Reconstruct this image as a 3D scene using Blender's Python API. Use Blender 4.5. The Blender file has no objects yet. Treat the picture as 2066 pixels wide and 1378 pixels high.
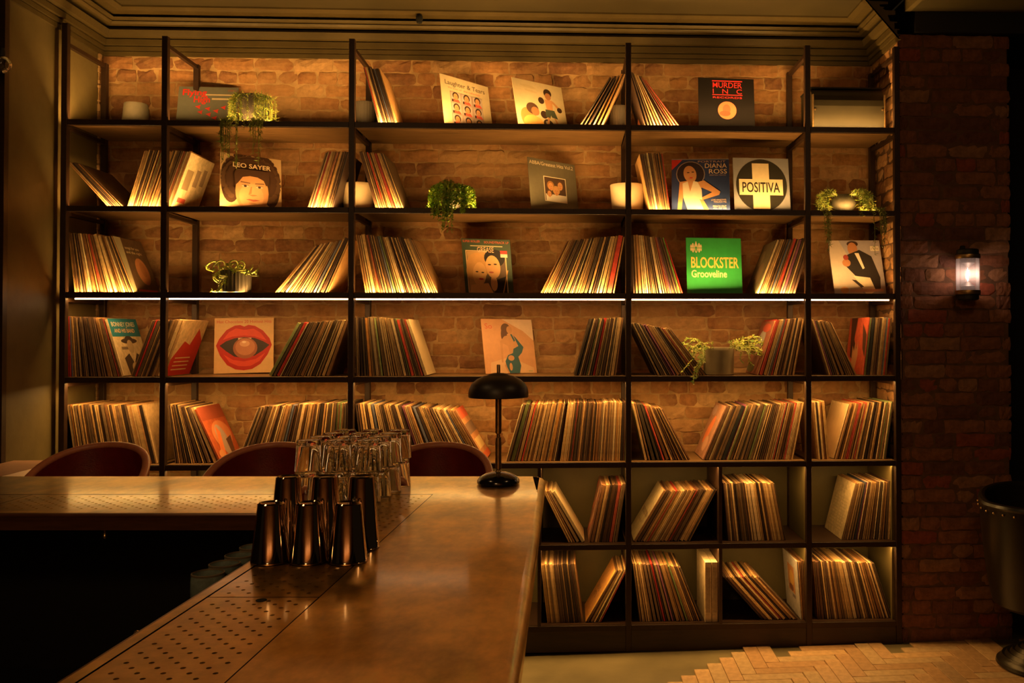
import bpy, math, random
import numpy as np
from mathutils import Matrix, Vector, noise
random.seed(7)
SC = bpy.context.scene
COL = SC.collection
R = math.radians

# ---------------------------------------------------------------- camera
F, PX, PY = 1829.0, 1229.0, 649.0          # focal length and principal point for a 2066 x 1378 frame
TH, PH, HC = R(2.6), R(0.8), 1.66          # yaw, pitch, eye height
cam_d = bpy.data.cameras.new('camera')
cam = bpy.data.objects.new('camera', cam_d); COL.objects.link(cam)
cam.location = (0, 0, HC); cam.rotation_euler = (R(90) + PH, 0, -TH)
cam_d.sensor_width = 36; cam_d.lens = F / 2066 * 36
cam_d.shift_x = -(PX - 1033) / 2066; cam_d.shift_y = (PY - 689) / 2066
cam_d.clip_start = .05
SC.camera = cam

# ---------------------------------------------------------------- world, exposure, added fill light
SC.view_settings.view_transform = 'Standard'; SC.view_settings.look = 'None'
SC.view_settings.gamma = 1; SC.view_settings.use_curve_mapping = False
SC.view_settings.exposure = 0.0
cy = SC.cycles
cy.use_denoising = True
cy.max_bounces = 28; cy.diffuse_bounces = 4; cy.glossy_bounces = 5; cy.transmission_bounces = 28
cy.caustics_reflective = False; cy.caustics_refractive = False
cy.sample_clamp_indirect = 4
W = bpy.data.worlds.new('world'); SC.world = W; W.use_nodes = True
W.node_tree.nodes['Background'].inputs[0].default_value = (1, .62, .28, 1)
W.node_tree.nodes['Background'].inputs[1].default_value = .008
WARM = (1, .54, .145)

def area(name, loc, rot, sx, sy, power, color=WARM, parent=None, spread=None):
    l = bpy.data.lights.new(name, 'AREA'); l.shape = 'RECTANGLE'; l.size = sx; l.size_y = sy
    l.energy = power; l.color = color
    if spread: l.spread = spread
    o = bpy.data.objects.new(name, l); COL.objects.link(o)
    o.location = loc; o.rotation_euler = rot
    if parent: o.parent = parent
    return o
# added fill lights behind camera and over bar, last one washes rear wall
area('fill_light', (-.9, -1.0, 3.2), (R(28), 0, 0), .5, .5, 17.0, (1, .57, .22))
area('fill_light', (1.7, 2.3, 3.3), (R(20), 0, 0), .3, .3, 5.0, (1, .56, .22))
area('fill_light', (-1.7, 2.3, 3.3), (R(20), 0, 0), .3, .3, 4.0, (1, .56, .22))
area('fill_light', (0, -1.6, 3.0), (R(-60), 0, 0), 2.5, .3, 34.0, (1, .60, .26))

fwd = Vector((math.sin(TH)*math.cos(PH), math.cos(TH)*math.cos(PH), math.sin(PH)))
rgt = Vector((math.cos(TH), -math.sin(TH), 0)); upv = rgt.cross(fwd)
def ray(px, py): return rgt*((px-PX)/F) + upv*((PY-py)/F) + fwd
def at(px, py, Y):
    d = ray(px, py); return Vector((0, 0, HC)) + d*(Y/d.y)
def at_z(px, py, z):
    d = ray(px, py); return Vector((0, 0, HC)) + d*((z-HC)/d.z)
def at_x(px, py, X):
    d = ray(px, py); return Vector((0, 0, HC)) + d*(X/d.x)
def proj(p):
    v = Vector(p) - Vector((0, 0, HC)); w = v.dot(fwd)
    return PX + F*v.dot(rgt)/w, PY - F*v.dot(upv)/w
def uv(u, v, z=0):      # bar frame: u across, v away from the eye
    return Vector((u*math.cos(TH) + v*math.sin(TH), -u*math.sin(TH) + v*math.cos(TH), z))

# ---------------------------------------------------------------- materials
def mat(name, col=(.5, .5, .5), rough=.6, metal=0, noise_amt=0, nscale=8, bump=0, bscale=60, attr=None, emit=None,
        stretch=None, spec=.5, rough_var=0, col2=None, coat=0, det=6):
    m = bpy.data.materials.new(name); m.use_nodes = True
    nt = m.node_tree; N = nt.nodes; L = nt.links; b = N['Principled BSDF']
    b.inputs['Roughness'].default_value = rough; b.inputs['Metallic'].default_value = metal
    b.inputs['Specular IOR Level'].default_value = spec
    b.inputs['Coat Weight'].default_value = coat; b.inputs['Coat Roughness'].default_value = .10
    b.inputs['Base Color'].default_value = (*col, 1)
    tc = N.new('ShaderNodeTexCoord'); mp = N.new('ShaderNodeMapping'); L.new(tc.outputs['Object'], mp.inputs[0])
    if stretch: mp.inputs['Scale'].default_value = stretch
    src = None
    if attr:
        a = N.new('ShaderNodeAttribute'); a.attribute_name = attr; src = a.outputs['Color']
        L.new(src, b.inputs['Base Color'])
    if noise_amt:
        n = N.new('ShaderNodeTexNoise'); n.inputs['Scale'].default_value = nscale; n.inputs['Detail'].default_value = det
        n.inputs['Roughness'].default_value = .65 if det > 3 else .4
        L.new(mp.outputs[0], n.inputs['Vector'])
        r = N.new('ShaderNodeMapRange'); r.interpolation_type = 'SMOOTHSTEP'; r.inputs[1].default_value = .22; r.inputs[2].default_value = .78
        r.inputs[3].default_value = 1-noise_amt; r.inputs[4].default_value = 1+noise_amt*.6
        L.new(n.outputs['Fac'], r.inputs[0])
        mx = N.new('ShaderNodeMix'); mx.data_type = 'RGBA'
        if col2:
            mx.inputs[6].default_value = (*col2, 1); mx.inputs[7].default_value = (*col, 1)
            r.inputs[3].default_value = 0; r.inputs[4].default_value = 1
            L.new(r.outputs[0], mx.inputs[0])
        else:
            mx.blend_type = 'MULTIPLY'; mx.inputs[0].default_value = 1
            mx.inputs[6].default_value = (*col, 1)
            if src: L.new(src, mx.inputs[6])
            cb = N.new('ShaderNodeCombineColor')
            for i in range(3): L.new(r.outputs[0], cb.inputs[i])
            L.new(cb.outputs[0], mx.inputs[7])
        L.new(mx.outputs[2], b.inputs['Base Color'])
        if rough_var:
            r2 = N.new('ShaderNodeMapRange'); r2.interpolation_type = 'SMOOTHSTEP'; r2.inputs[1].default_value = .22; r2.inputs[2].default_value = .78
            r2.inputs[3].default_value = rough-rough_var; r2.inputs[4].default_value = rough+rough_var
            L.new(n.outputs['Fac'], r2.inputs[0]); L.new(r2.outputs[0], b.inputs['Roughness'])
    if bump:
        n = N.new('ShaderNodeTexNoise'); n.inputs['Scale'].default_value = bscale; n.inputs['Detail'].default_value = 5
        L.new(mp.outputs[0], n.inputs['Vector'])
        bp = N.new('ShaderNodeBump'); bp.inputs['Strength'].default_value = 1; bp.inputs['Distance'].default_value = bump
        L.new(n.outputs['Fac'], bp.inputs['Height']); L.new(bp.outputs[0], b.inputs['Normal'])
    if emit:
        b.inputs['Emission Color'].default_value = (*emit[0], 1); b.inputs['Emission Strength'].default_value = emit[1]
    return m
M = {}
M['steel'] = mat('blackened_steel', (.035, .016, .008), .45, .3, .3, 20, .0005, 200)
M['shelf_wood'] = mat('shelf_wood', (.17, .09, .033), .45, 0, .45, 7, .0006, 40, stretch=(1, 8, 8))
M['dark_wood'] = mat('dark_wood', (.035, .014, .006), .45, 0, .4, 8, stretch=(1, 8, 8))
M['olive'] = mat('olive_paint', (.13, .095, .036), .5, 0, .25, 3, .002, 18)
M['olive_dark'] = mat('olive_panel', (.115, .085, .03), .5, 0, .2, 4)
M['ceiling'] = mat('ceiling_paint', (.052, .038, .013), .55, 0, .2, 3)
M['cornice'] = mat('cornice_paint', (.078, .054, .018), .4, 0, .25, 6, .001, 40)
M['brick'] = mat('old_brick', (1, 1, 1), .9, 0, .38, 22, .0035, 45, attr='Col')
M['wood_wall'] = mat('panelled_wood', (.45, .22, .09), .4, 0, .4, 6, stretch=(6, 1, 1))
M['led'] = mat('led_diffuser', (1, .9, .8), .5, emit=((1, .60, .30), 11))
M['mortar'] = mat('lime_mortar', (.44, .27, .12), .95, 0, .35, 14, .004, 40)
def patchy(m, colr, scale, lo, hi, amt):
    nt = m.node_tree; N = nt.nodes; L = nt.links; b = N['Principled BSDF']; src = b.inputs['Base Color'].links[0].from_socket
    g_ = N.new('ShaderNodeNewGeometry'); n = N.new('ShaderNodeTexNoise'); n.inputs['Scale'].default_value = scale; n.inputs['Detail'].default_value = 8
    n.inputs['Roughness'].default_value = .7; L.new(g_.outputs['Position'], n.inputs['Vector'])
    r = N.new('ShaderNodeMapRange'); r.inputs[1].default_value = lo; r.inputs[2].default_value = hi; r.inputs[4].default_value = amt; L.new(n.outputs['Fac'], r.inputs[0])
    mx = N.new('ShaderNodeMix'); mx.data_type = 'RGBA'; L.new(r.outputs[0], mx.inputs[0]); L.new(src, mx.inputs[6]); mx.inputs[7].default_value = (*colr, 1)
    L.new(mx.outputs[2], b.inputs['Base Color'])
patchy(M['brick'], (.42, .235, .095), 3.2, .46, .60, .6)
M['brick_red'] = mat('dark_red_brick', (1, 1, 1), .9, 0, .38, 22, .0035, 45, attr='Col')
M['mortar_dark'] = mat('dark_mortar', (.13, .065, .03), .95, 0, .35, 14, .004, 40)  # darker mortar tone for the pier
M['record'] = mat('record_sleeve', (1, 1, 1), .5, 0, .3, 35, attr='Col')
M['print'] = mat('printed_cover', (1, 1, 1), .5, 0, .1, 20, attr='Col', spec=.35)
M['zinc'] = mat('aged_brass_counter', (.84, .56, .18), .34, 1, .55, 7, rough_var=.05, stretch=(1, .6, 1), coat=.35, det=5)
M['zinc_plate'] = mat('perforated_brass', (.76, .50, .17), .325, 1, .35, 9, rough_var=.03, coat=.35, det=5)
M['counter_edge'] = mat('counter_edge_wood', (.13, .05, .02), .35, .3, .35, 8, stretch=(1, 8, 8))
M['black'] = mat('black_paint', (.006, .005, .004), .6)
M['void'] = mat('dark_recess', (.002, .002, .002), .9)  # near-black standing in for unlit openings, gaps and under-counter shade
M['leather'] = mat('maroon_leather', (.17, .010, .008), .33, 0, .25, 15, .0008, 150)
M['leather_rim'] = mat('tan_leather_piping', (.60, .21, .10), .4, 0, .2, 15)  # tan rim, colour raised to carry shelf light on the stool tops
M['dark_leather'] = mat('dark_leather', (.010, .007, .004), .3, 0, .3, 8, .0006, 120)
M['iron'] = mat('cast_iron', (.03, .022, .012), .35, .6, .3, 20)
M['stud'] = mat('brass_stud', (.6, .4, .18), .3, 1)
M['lampblack'] = mat('lamp_enamel', (.008, .006, .006), .18, 0, coat=.5)
M['shade'] = mat('matt_shade_enamel', (.022, .014, .008), .42)
M['brass'] = mat('aged_brass', (.42, .27, .12), .38, 1, .3, 30)
M['chrome'] = mat('polished_steel', (.55, .42, .30), .07, 1)
M['cream_pot'] = mat('cream_ceramic', (.50, .38, .24), .5, 0, .12, 10)
M['grey_pot'] = mat('grey_stone_pot', (.15, .12, .075), .7, 0, .2, 30)
M['pale_pot'] = mat('pale_grey_pot', (.30, .23, .13), .6, 0, .15, 20)
M['dark_grey_pot'] = mat('dark_grey_pot', (.085, .07, .045), .7, 0, .2, 30)
M['black_pot'] = mat('black_ribbed_pot', (.05, .04, .03), .35, 0, .2, 20)
M['metal_case'] = mat('dark_metal_case', (.026, .020, .010), .45, .0, .3, 5)
M['leaf'] = mat('leaf', (1, 1, 1), .5, 0, .3, 60, attr='Col')
M['soil'] = mat('soil', (.03, .018, .01), .95, 0, .4, 80)
M['glaze'] = mat('blue_glaze', (.20, .26, .24), .25, 0, .4, 25, coat=.4)
M['floor'] = mat('painted_floor', (.145, .115, .06), .35, 0, .3, 3, .0008, 12)
M['plank'] = mat('parquet_oak', (1, 1, 1), .42, 0, .3, 10, .0004, 60, attr='Col', stretch=(3, 3, 3))
M['filament'] = mat('lamp_filament', (1, 1, 1), .5, emit=((1, .78, .62), 60))
M['pink'] = mat('pale_leather', (.50, .26, .16), .45, 0, .15, 10)
g = bpy.data.materials.new('clear_glass'); g.use_nodes = True
b = g.node_tree.nodes['Principled BSDF']; b.inputs['Transmission Weight'].default_value = 1
b.inputs['Roughness'].default_value = .01; b.inputs['IOR'].default_value = 1.36
b.inputs['Base Color'].default_value = (.97, .97, .93, 1)
M['glass'] = g
def thin_glass(name, tint, amt):
    m = bpy.data.materials.new(name); m.use_nodes = True; nt = m.node_tree; N = nt.nodes; L = nt.links; N.clear()
    out = N.new('ShaderNodeOutputMaterial'); t = N.new('ShaderNodeBsdfTransparent'); t.inputs[0].default_value = (*tint, 1)
    g_ = N.new('ShaderNodeBsdfGlossy'); g_.inputs['Roughness'].default_value = .05; fr = N.new('ShaderNodeFresnel'); fr.inputs[0].default_value = 1.45
    s = N.new('ShaderNodeBsdfTranslucent'); s.inputs[0].default_value = (.9, .8, .85, 1)
    mx = N.new('ShaderNodeMixShader'); L.new(fr.outputs[0], mx.inputs[0]); L.new(t.outputs[0], mx.inputs[1]); L.new(g_.outputs[0], mx.inputs[2])
    m2 = N.new('ShaderNodeMixShader'); m2.inputs[0].default_value = amt; L.new(mx.outputs[0], m2.inputs[1]); L.new(s.outputs[0], m2.inputs[2])
    L.new(m2.outputs[0], out.inputs[0]); return m
M['smoke'] = thin_glass('dusty_lamp_glass', (.93, .88, .92), .06)
M['thin'] = thin_glass('thin_clear_glass', (.97, .96, .95), .02)

# ---------------------------------------------------------------- mesh building
class MB:
    def __init__(s): s.v = []; s.f = []; s.c = []; s.sm = []
    def add(s, vs, fs, col=(1, 1, 1), smooth=False):
        n = len(s.v); s.v += [tuple(p) for p in vs]
        for f in fs: s.f.append([i+n for i in f]); s.c.append(col); s.sm.append(smooth)
    def box(s, x0, x1, y0, y1, z0, z1, col=(1, 1, 1), mtx=None, bev=0):
        if bev:
            vs, fs = rounded_box(x0, x1, y0, y1, z0, z1, bev)
        else:
            vs = [(x, y, z) for z in (z0, z1) for y in (y0, y1) for x in (x0, x1)]
            fs = [(0, 2, 3, 1), (4, 5, 7, 6), (0, 1, 5, 4), (2, 6, 7, 3), (0, 4, 6, 2), (1, 3, 7, 5)]
        if mtx: vs = [mtx @ Vector(p) for p in vs]
        s.add(vs, fs, col)
    def lathe(s, prof, seg=32, col=(1, 1, 1), mtx=None, smooth=True, closed=False, rad=None):
        vs = []; n = len(prof)
        for k in range(seg):
            a = 2*math.pi*k/seg
            for i, (r, z) in enumerate(prof):
                q = r*(rad(a, i) if rad else 1); p = Vector((q*math.cos(a), q*math.sin(a), z)); vs.append(mtx @ p if mtx else p)
        fs = []
        for k in range(seg):
            k2 = (k+1) % seg
            for i in range(n if closed else n-1):
                j = (i+1) % n
                if prof[i][0] < 1e-6 and prof[j][0] < 1e-6: continue
                if prof[i][0] < 1e-6: fs.append((k*n+i, k2*n+j, k*n+j))
                elif prof[j][0] < 1e-6: fs.append((k*n+i, k2*n+i, k*n+j))
                else: fs.append((k*n+i, k2*n+i, k2*n+j, k*n+j))
        s.add(vs, fs, col, smooth)
    def tube(s, pts, r, seg=6, col=(1, 1, 1)):
        pts = [Vector(p) for p in pts]; n = len(pts); vs = []
        for i, p in enumerate(pts):
            t = (pts[min(i+1, n-1)] - pts[max(i-1, 0)]).normalized()
            a = t.cross(Vector((0, 0, 1)));  a = a if a.length > .05 else t.cross(Vector((0, 1, 0)))
            a.normalize(); b = t.cross(a); rr = r[i] if isinstance(r, (list, tuple)) else r
            for k in range(seg):
                w = 2*math.pi*k/seg; vs.append(p + a*math.cos(w)*rr + b*math.sin(w)*rr)
        fs = [(i*seg+k, i*seg+(k+1) % seg, (i+1)*seg+(k+1) % seg, (i+1)*seg+k) for i in range(n-1) for k in range(seg)]
        fs += [tuple(range(seg-1, -1, -1)), tuple((n-1)*seg+k for k in range(seg))]
        s.add(vs, fs, col, True)
    def build(s, name, m, parent=None, loc=None, label=None, mesh=None):
        me = bpy.data.meshes.new(name); me.from_pydata(s.v, [], s.f); me.materials.append(m)
        me.polygons.foreach_set('use_smooth', s.sm)
        ca = me.color_attributes.new('Col', 'FLOAT_COLOR', 'CORNER')
        arr = []
        for f, c in zip(s.f, s.c): arr += (list(c[:3]) + [1])*len(f)
        ca.data.foreach_set('color', arr)
        me.update()
        if any(s.sm): me.set_sharp_from_angle(angle=R(38))
        return link(name, me, parent, loc, label)
def link(name, me, parent=None, loc=None, label=None):
    o = bpy.data.objects.new(name, me); COL.objects.link(o)
    if loc: o.location = loc
    if parent: o.parent = parent
    if label: o['label'] = label
    return o
def rounded_box(x0, x1, y0, y1, z0, z1, b):
    import itertools
    c = ((x0+x1)/2, (y0+y1)/2, (z0+z1)/2); h = ((x1-x0)/2, (y1-y0)/2, (z1-z0)/2)
    vs = []; idx = {}
    for sx, sy, sz in itertools.product((-1, 1), repeat=3):
        for ax in range(3):
            d = [h[i]-(b if i != ax else 0) for i in range(3)]
            idx[(sx, sy, sz, ax)] = len(vs)
            vs.append((c[0]+sx*d[0], c[1]+sy*d[1], c[2]+sz*d[2]))
    fs = []
    def F_(ks): fs.append(tuple(idx[k] for k in ks))
    for ax in range(3):
        o = [i for i in range(3) if i != ax]
        for s_ in (-1, 1):
            q = []
            for a, b_ in ((-1, -1), (1, -1), (1, 1), (-1, 1)):
                k = [0, 0, 0]; k[ax] = s_; k[o[0]] = a; k[o[1]] = b_; q.append((*k, ax))
            if (s_ > 0) == (ax == 1): q.reverse()
            F_(q)
        for a in (-1, 1):
            for b_ in (-1, 1):
                k0 = [0, 0, 0]; k0[o[0]] = a; k0[o[1]] = b_; k0[ax] = -1; k1 = list(k0); k1[ax] = 1
                F_([(*k0, o[0]), (*k1, o[0]), (*k1, o[1]), (*k0, o[1])])
    for sx, sy, sz in itertools.product((-1, 1), repeat=3): F_([(sx, sy, sz, 0), (sx, sy, sz, 1), (sx, sy, sz, 2)])
    return vs, fs
def boxobj(name, m, parent, *a, bev=0, **k):
    b = MB(); b.box(*a, bev=bev); return b.build(name, m, parent, **k)
def empty(name, loc, label=None, cat=None, group=None, rz=0):
    o = bpy.data.objects.new(name, None); COL.objects.link(o); o.location = loc; o.rotation_euler = (0, 0, rz)
    o.empty_display_size = .05
    tag(o, label, cat, group); return o
def tag(o, label=None, cat=None, group=None, kind=None):
    if label: o['label'] = label
    if cat: o['category'] = cat
    if group: o['group'] = group
    if kind: o['kind'] = kind
    return o
def struct(o, label=None):
    o['kind'] = 'structure'
    if label: o['label'] = label
    return o
def copy_tree(o, parent=None):
    c = o.copy(); COL.objects.link(c)
    if parent: c.parent = parent
    for ch in list(o.children): copy_tree(ch, c)
    return c

# ---------------------------------------------------------------- key dimensions
YF, YB, YW = 4.80, 5.215, 5.275                     # front plane of the shelving, rear posts, brick wall
XS = [at(x, 600, YF).x for x in (126, 329, 708, 1268, 1631, 1811.5)]
ZS = [at(1268, y, YF).z for y in (257.5, 427.5, 597, 764.5, 936.5, 1102, 1265)]   # rail centres, top to bottom
XL = at(205, 400, YW).x; XR = at(1757, 400, YW).x
ZTOP = at(1268, 86, YF).z; ZBR = at(1000, 124, YW).z
ZC = HC - .55                                      # bar counter
ZCEIL = at(900, 20, YW-.2).z
RH = .015                                          # half height of a rail
def ztop(i): return ZS[i] + (RH if i < 4 else .010)  # where things stand on shelf i
# ================================================================= SETTING
# ---- floor (the old floor falls slightly to the left)
fl = bpy.data.objects.new('floor', None)
FS = R(.9); FX0 = XS[5]; ZF0 = at(1815, 1299, YF).z
def zf(x): return ZF0 + (x-FX0)*math.tan(FS)
b = MB(); b.add([(-4, -1.5, zf(-4)), (4.2, -1.5, zf(4.2)), (4.2, 7, zf(4.2)), (-4, 7, zf(-4))], [(0, 1, 2, 3)])
floor = struct(b.build('floor', M['floor']), 'floor of worn grey-green paint with a herringbone oak area at the right')
w_, L_ = .075, .30
oaks = [(.40, .24, .12), (.36, .205, .098), (.44, .27, .13), (.33, .19, .09), (.38, .25, .13), (.29, .18, .095)]
e0, e1 = at_z(1440, 1313, 0), at_z(1316, 1376, 0)
pl = []
for c in range(4):
    b = MB(); x0 = 0
    b.box(.0012, L_-.0012, .0012, w_-.0012, 0, .008, oaks[c], bev=.0015); pl.append(b)
plm = []
for c in range(6):
    b = MB(); b.box(.0012, L_-.0012, .0012, w_-.0012, -.006, .006, oaks[c], bev=.0012)
    o = b.build('parquet_plank', M['plank']); plm.append(o.data); bpy.data.objects.remove(o)
npl = 0
for s in range(-4, 8):
    for k in range(-60, 60):
        for v in (0, 1):
            x = k*w_ + s*2*L_ + (L_+w_ if v else 0) - 1.1; y = k*w_ + (w_-L_ if v else 0) + 3.6
            cx, cyy = (x - w_/2, y + L_/2) if v else (x + L_/2, y + w_/2)
            if not (3.2 < cyy < YF-.0+.0 and cx < 3.3): continue
            if cyy > YF + (.06 if v else .02): continue
            # right of the stepped edge line
            side = (e1.x-e0.x)*(cyy-e0.y) - (e1.y-e0.y)*(cx-e0.x)
            if side < 0: continue
            px, py = proj((cx, cyy, 0))
            if px > 2300 or py > 1500 or npl >= 300: continue
            npl += 1
            o = link('parquet_plank', random.choice(plm), floor, (x, y, zf(x)+.0005))
            o.rotation_euler = (0, -FS, R(90) if v else 0)
# ---- ceiling, cornice
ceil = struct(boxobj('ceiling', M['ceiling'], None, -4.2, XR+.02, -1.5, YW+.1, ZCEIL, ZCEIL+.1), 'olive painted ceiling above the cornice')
ZC2 = at(1950, 29, YF).z
c2 = struct(boxobj('ceiling', M['ceiling'], None, XR+.05, 4.2, -1.5, YF-.03, ZC2, ZC2+.1), 'lower ceiling strip over the brick pier')
beam = struct(boxobj('trim_1', M['black'], None, XR+.075, 4.2, YF-.03, YF+.5, at(1900, 69, YF).z, ZC2+.12), 'black painted beam over the brick pier')
H = ZCEIL - ZBR; P = .20
prof = [(0, 0), (.012, 0), (.012, .034), (.002, .035), (.002, .039), (.02, .04), (.02, .070), (.008, .071), (.008, .076), (.035, .078), (.035, .122), (.02, .123), (.02, .130),
        (.06, .134), (.072, .180), (.03, .183), (.03, .214), (.085, .216), (.1, .232), (.09, .236), (.09, .239), (.112, .242), (.118, .258), (.07, .261), (.07, .280), (.165, .284), (.2, .297), (.2, .31)]
prof = [(p, min(q/.31*H, H)) for p, q in prof]
def cornice(name, path, label):
    """path: list of (point fn p-> (x,y)) stations"""
    b = MB(); n = len(prof); vs = []
    for st in path:
        for p, q in prof: x, y = st(p); vs.append((x, y, ZBR+q))
    fs = [(i*n+j, (i+1)*n+j, (i+1)*n+j+1, i*n+j+1) for i in range(len(path)-1) for j in range(n-1)]
    fs.append(tuple(range(n))); fs.append(tuple((len(path)-1)*n+j for j in range(n)))
    b.add(vs, fs); return struct(b.build(name, M['cornice']), label)
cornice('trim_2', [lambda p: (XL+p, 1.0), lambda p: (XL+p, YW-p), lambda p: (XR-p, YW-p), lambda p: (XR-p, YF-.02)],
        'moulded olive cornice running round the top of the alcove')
h = MB(); p = at(846, 38, YW-.17); h.lathe([(0, -.03), (.014, -.024), (.019, -.008), (.019, .012), (.01, .026), (0, .03)], 16)
struct(h.build('trim_3', M['void'], None, p), 'dark smoke sensor stub on the cornice')
struct(boxobj('trim_5', M['olive'], None, XR+.02, XR+.05, -1.5, YF-.02, ZC2, ZCEIL+.05), 'narrow upright face between the two ceiling levels')
# unseen wall added behind the camera; upright boards shaped for streaky reflections
rw = struct(boxobj('wall_rear', M['dark_wood'], None, -4.2, 4.2, -2.2, -2.1, -.15, 3.6), 'unseen panelled wall behind the photographer, added for reflections')
pm = MB(); pm.box(0, .17, 0, .03, 0, 3.4, bev=.004); po_ = pm.build('board', M['wood_wall'])
for k in range(24):
    o = po_ if k == 0 else po_.copy()
    if k: COL.objects.link(o)
    o.parent = rw; o.location = (-4.1 + k*.345, -2.1, -.1)
# ---- walls
lw = struct(boxobj('wall_left', M['olive'], None, XL-.15, XL, at(9, 400, YW).y and at_x(9, 500, XL).y, YW+.1, zf(XL)-.1, ZCEIL), 'olive painted plaster wall at the left')
yl = at_x(9, 500, XL).y
struct(boxobj('door_1', M['void'], None, XL-.17, XL-.02, 1.0, yl-.012, zf(XL)-.1, ZCEIL), 'dark door opening at the far left edge')  # solid near-black block; the doorway's darkness is in its colour
struct(boxobj('trim_4', M['dark_wood'], None, XL-.02, XL+.012, yl-.03, yl+.004, zf(XL)-.05, ZBR+.05), 'dark narrow door frame edge on the left wall')
wb = struct(boxobj('wall_back', M['mortar'], None, XL-.05, XR+.05, YW, YW+.1, zf(XL)-.1, ZBR+.004), 'old brick wall behind the record shelves')
wbu = struct(boxobj('wall_back', M['olive'], None, XL-.05, XR+.05, YW+.001, YW+.1, ZBR+.005, ZCEIL), 'painted wall band behind the cornice')
# brick meshes
def brick_mesh(ln, ht, tone, seed):
    rnd = random.Random(seed); nx, nz = (6 if ln > .15 else 4), 3
    vs = []; fs = []; D = .03
    for j in range(nz+1):
        for i in range(nx+1):
            e = (i in (0, nx)) or (j in (0, nz)); cn = (i in (0, nx)) and (j in (0, nz))
            x = -ln/2 + ln*i/nx + rnd.uniform(-.005, .005); z = -ht/2 + ht*j/nz + rnd.uniform(-.004, .004)
            if i == 0: x += .003*cn
            if i == nx: x -= .003*cn
            y = -D + (.004 if e else 0) + (.003 if cn else 0) + rnd.uniform(-.0028, .0028)
            vs.append((x, y, z))
    n = nx+1
    fs += [(j*n+i, j*n+i+1, (j+1)*n+i+1, (j+1)*n+i) for j in range(nz) for i in range(nx)]
    ring = [i for i in range(n)] + [j*n+nx for j in range(1, nz+1)] + [nz*n+i for i in range(nx-1, -1, -1)] + [j*n for j in range(nz-1, 0, -1)]
    m0 = len(vs)
    for k in ring: vs.append((vs[k][0], .01, vs[k][2]))
    for q in range(len(ring)):
        q2 = (q+1) % len(ring); fs.append((ring[q], m0+q, m0+q2, ring[q2]))
    return vs, fs, tone
TONES = [(.33, .15, .055), (.38, .18, .065), (.29, .125, .045), (.42, .22, .09), (.35, .165, .06), (.26, .115, .045), (.45, .26, .115), (.36, .17, .058), (.23, .10, .04)]
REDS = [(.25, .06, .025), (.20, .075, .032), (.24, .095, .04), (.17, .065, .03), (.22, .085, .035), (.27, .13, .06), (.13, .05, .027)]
BV = {}
def get_bricks(kind, tones, m='brick'):
    key = (kind, id(tones))
    if key not in BV:
        ln = {'s': .217, 'h': .105, 'q': .158}[kind]; BV[key] = []
        for i, t in enumerate(tones*2):
            vs, fs, tn = brick_mesh(ln, .0665, t, 31*i+len(kind)+ord(kind)); mb = MB(); mb.add(vs, fs, tn, False)
            o = mb.build('brick', M[m]); BV[key].append((o.data, vs, fs, tn)); bpy.data.objects.remove(o)
    return BV[key]
COV = []     # pixel boxes hidden by records, filled from the block table
def lay(parent, ax, org, width, z0, z1, tones, visible, maxparts, seed):
    rnd = random.Random(seed); rows = int((z1-z0)/.0742)
    cand = []
    hz = (z1-z0)/rows
    for r in range(rows):
        z = z1 - (r+.5)*hz; header = (r % 4 == 1)
        x = -rnd.uniform(0, .2) if not header else -rnd.uniform(0, .1)
        while x < width-.02:
            kind = 'h' if header and rnd.random() < .85 else ('s' if rnd.random() < .84 else ('q' if rnd.random() < .5 else 'h'))
            ln = {'s': .214, 'h': .102, 'q': .155}[kind]; a, c = x, x+ln
            x += ln+.011
            sc = 1
            if a < 0 or c > width:
                a2, c2_ = max(a, 0), min(c, width)
                if c2_-a2 < .03: continue
                sc = (c2_-a2)/ln; a, c = a2, c2_
            cand.append(((a+c)/2, z, kind, sc, rnd.randrange(1000), rnd.uniform(-.003, .003), rnd.uniform(-1.2, 1.2)))
    def place(cd):
        u, z, kind, sc, vi, dp, tilt = cd
        p = Vector(org) + Vector(ax)*u; p.z = z
        nrm = Vector((ax[1], -ax[0], 0)); p += nrm*dp
        ang = math.atan2(ax[1], ax[0])
        return Matrix.Translation(p) @ Matrix.Rotation(ang, 4, 'Z') @ Matrix.Rotation(R(tilt), 4, 'Y') @ Matrix.Diagonal((sc, 1, hz/.0742, 1))
    scored = []
    for cd in cand:
        m = place(cd); px, py = proj(m.translation); scored.append((visible(px, py, m.translation), cd, m))
    scored.sort(key=lambda t: -t[0])
    rest = MB(); n = 0
    for sc_, cd, m in scored:
        v = get_bricks(cd[2], tones, 'brick_red' if tones is REDS else 'brick'); me, vs, fs, tn = v[cd[4] % len(v)]
        if n < maxparts and sc_ > 0:
            o = link('brick', me, parent); o.matrix_world = m; n += 1
        else: rest.add([m @ Vector(q) for q in vs], fs, tn)
    if rest.v:
        o = rest.build('brick', M['brick_red' if tones is REDS else 'brick'], parent); o['kind'] = 'stuff'
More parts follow.
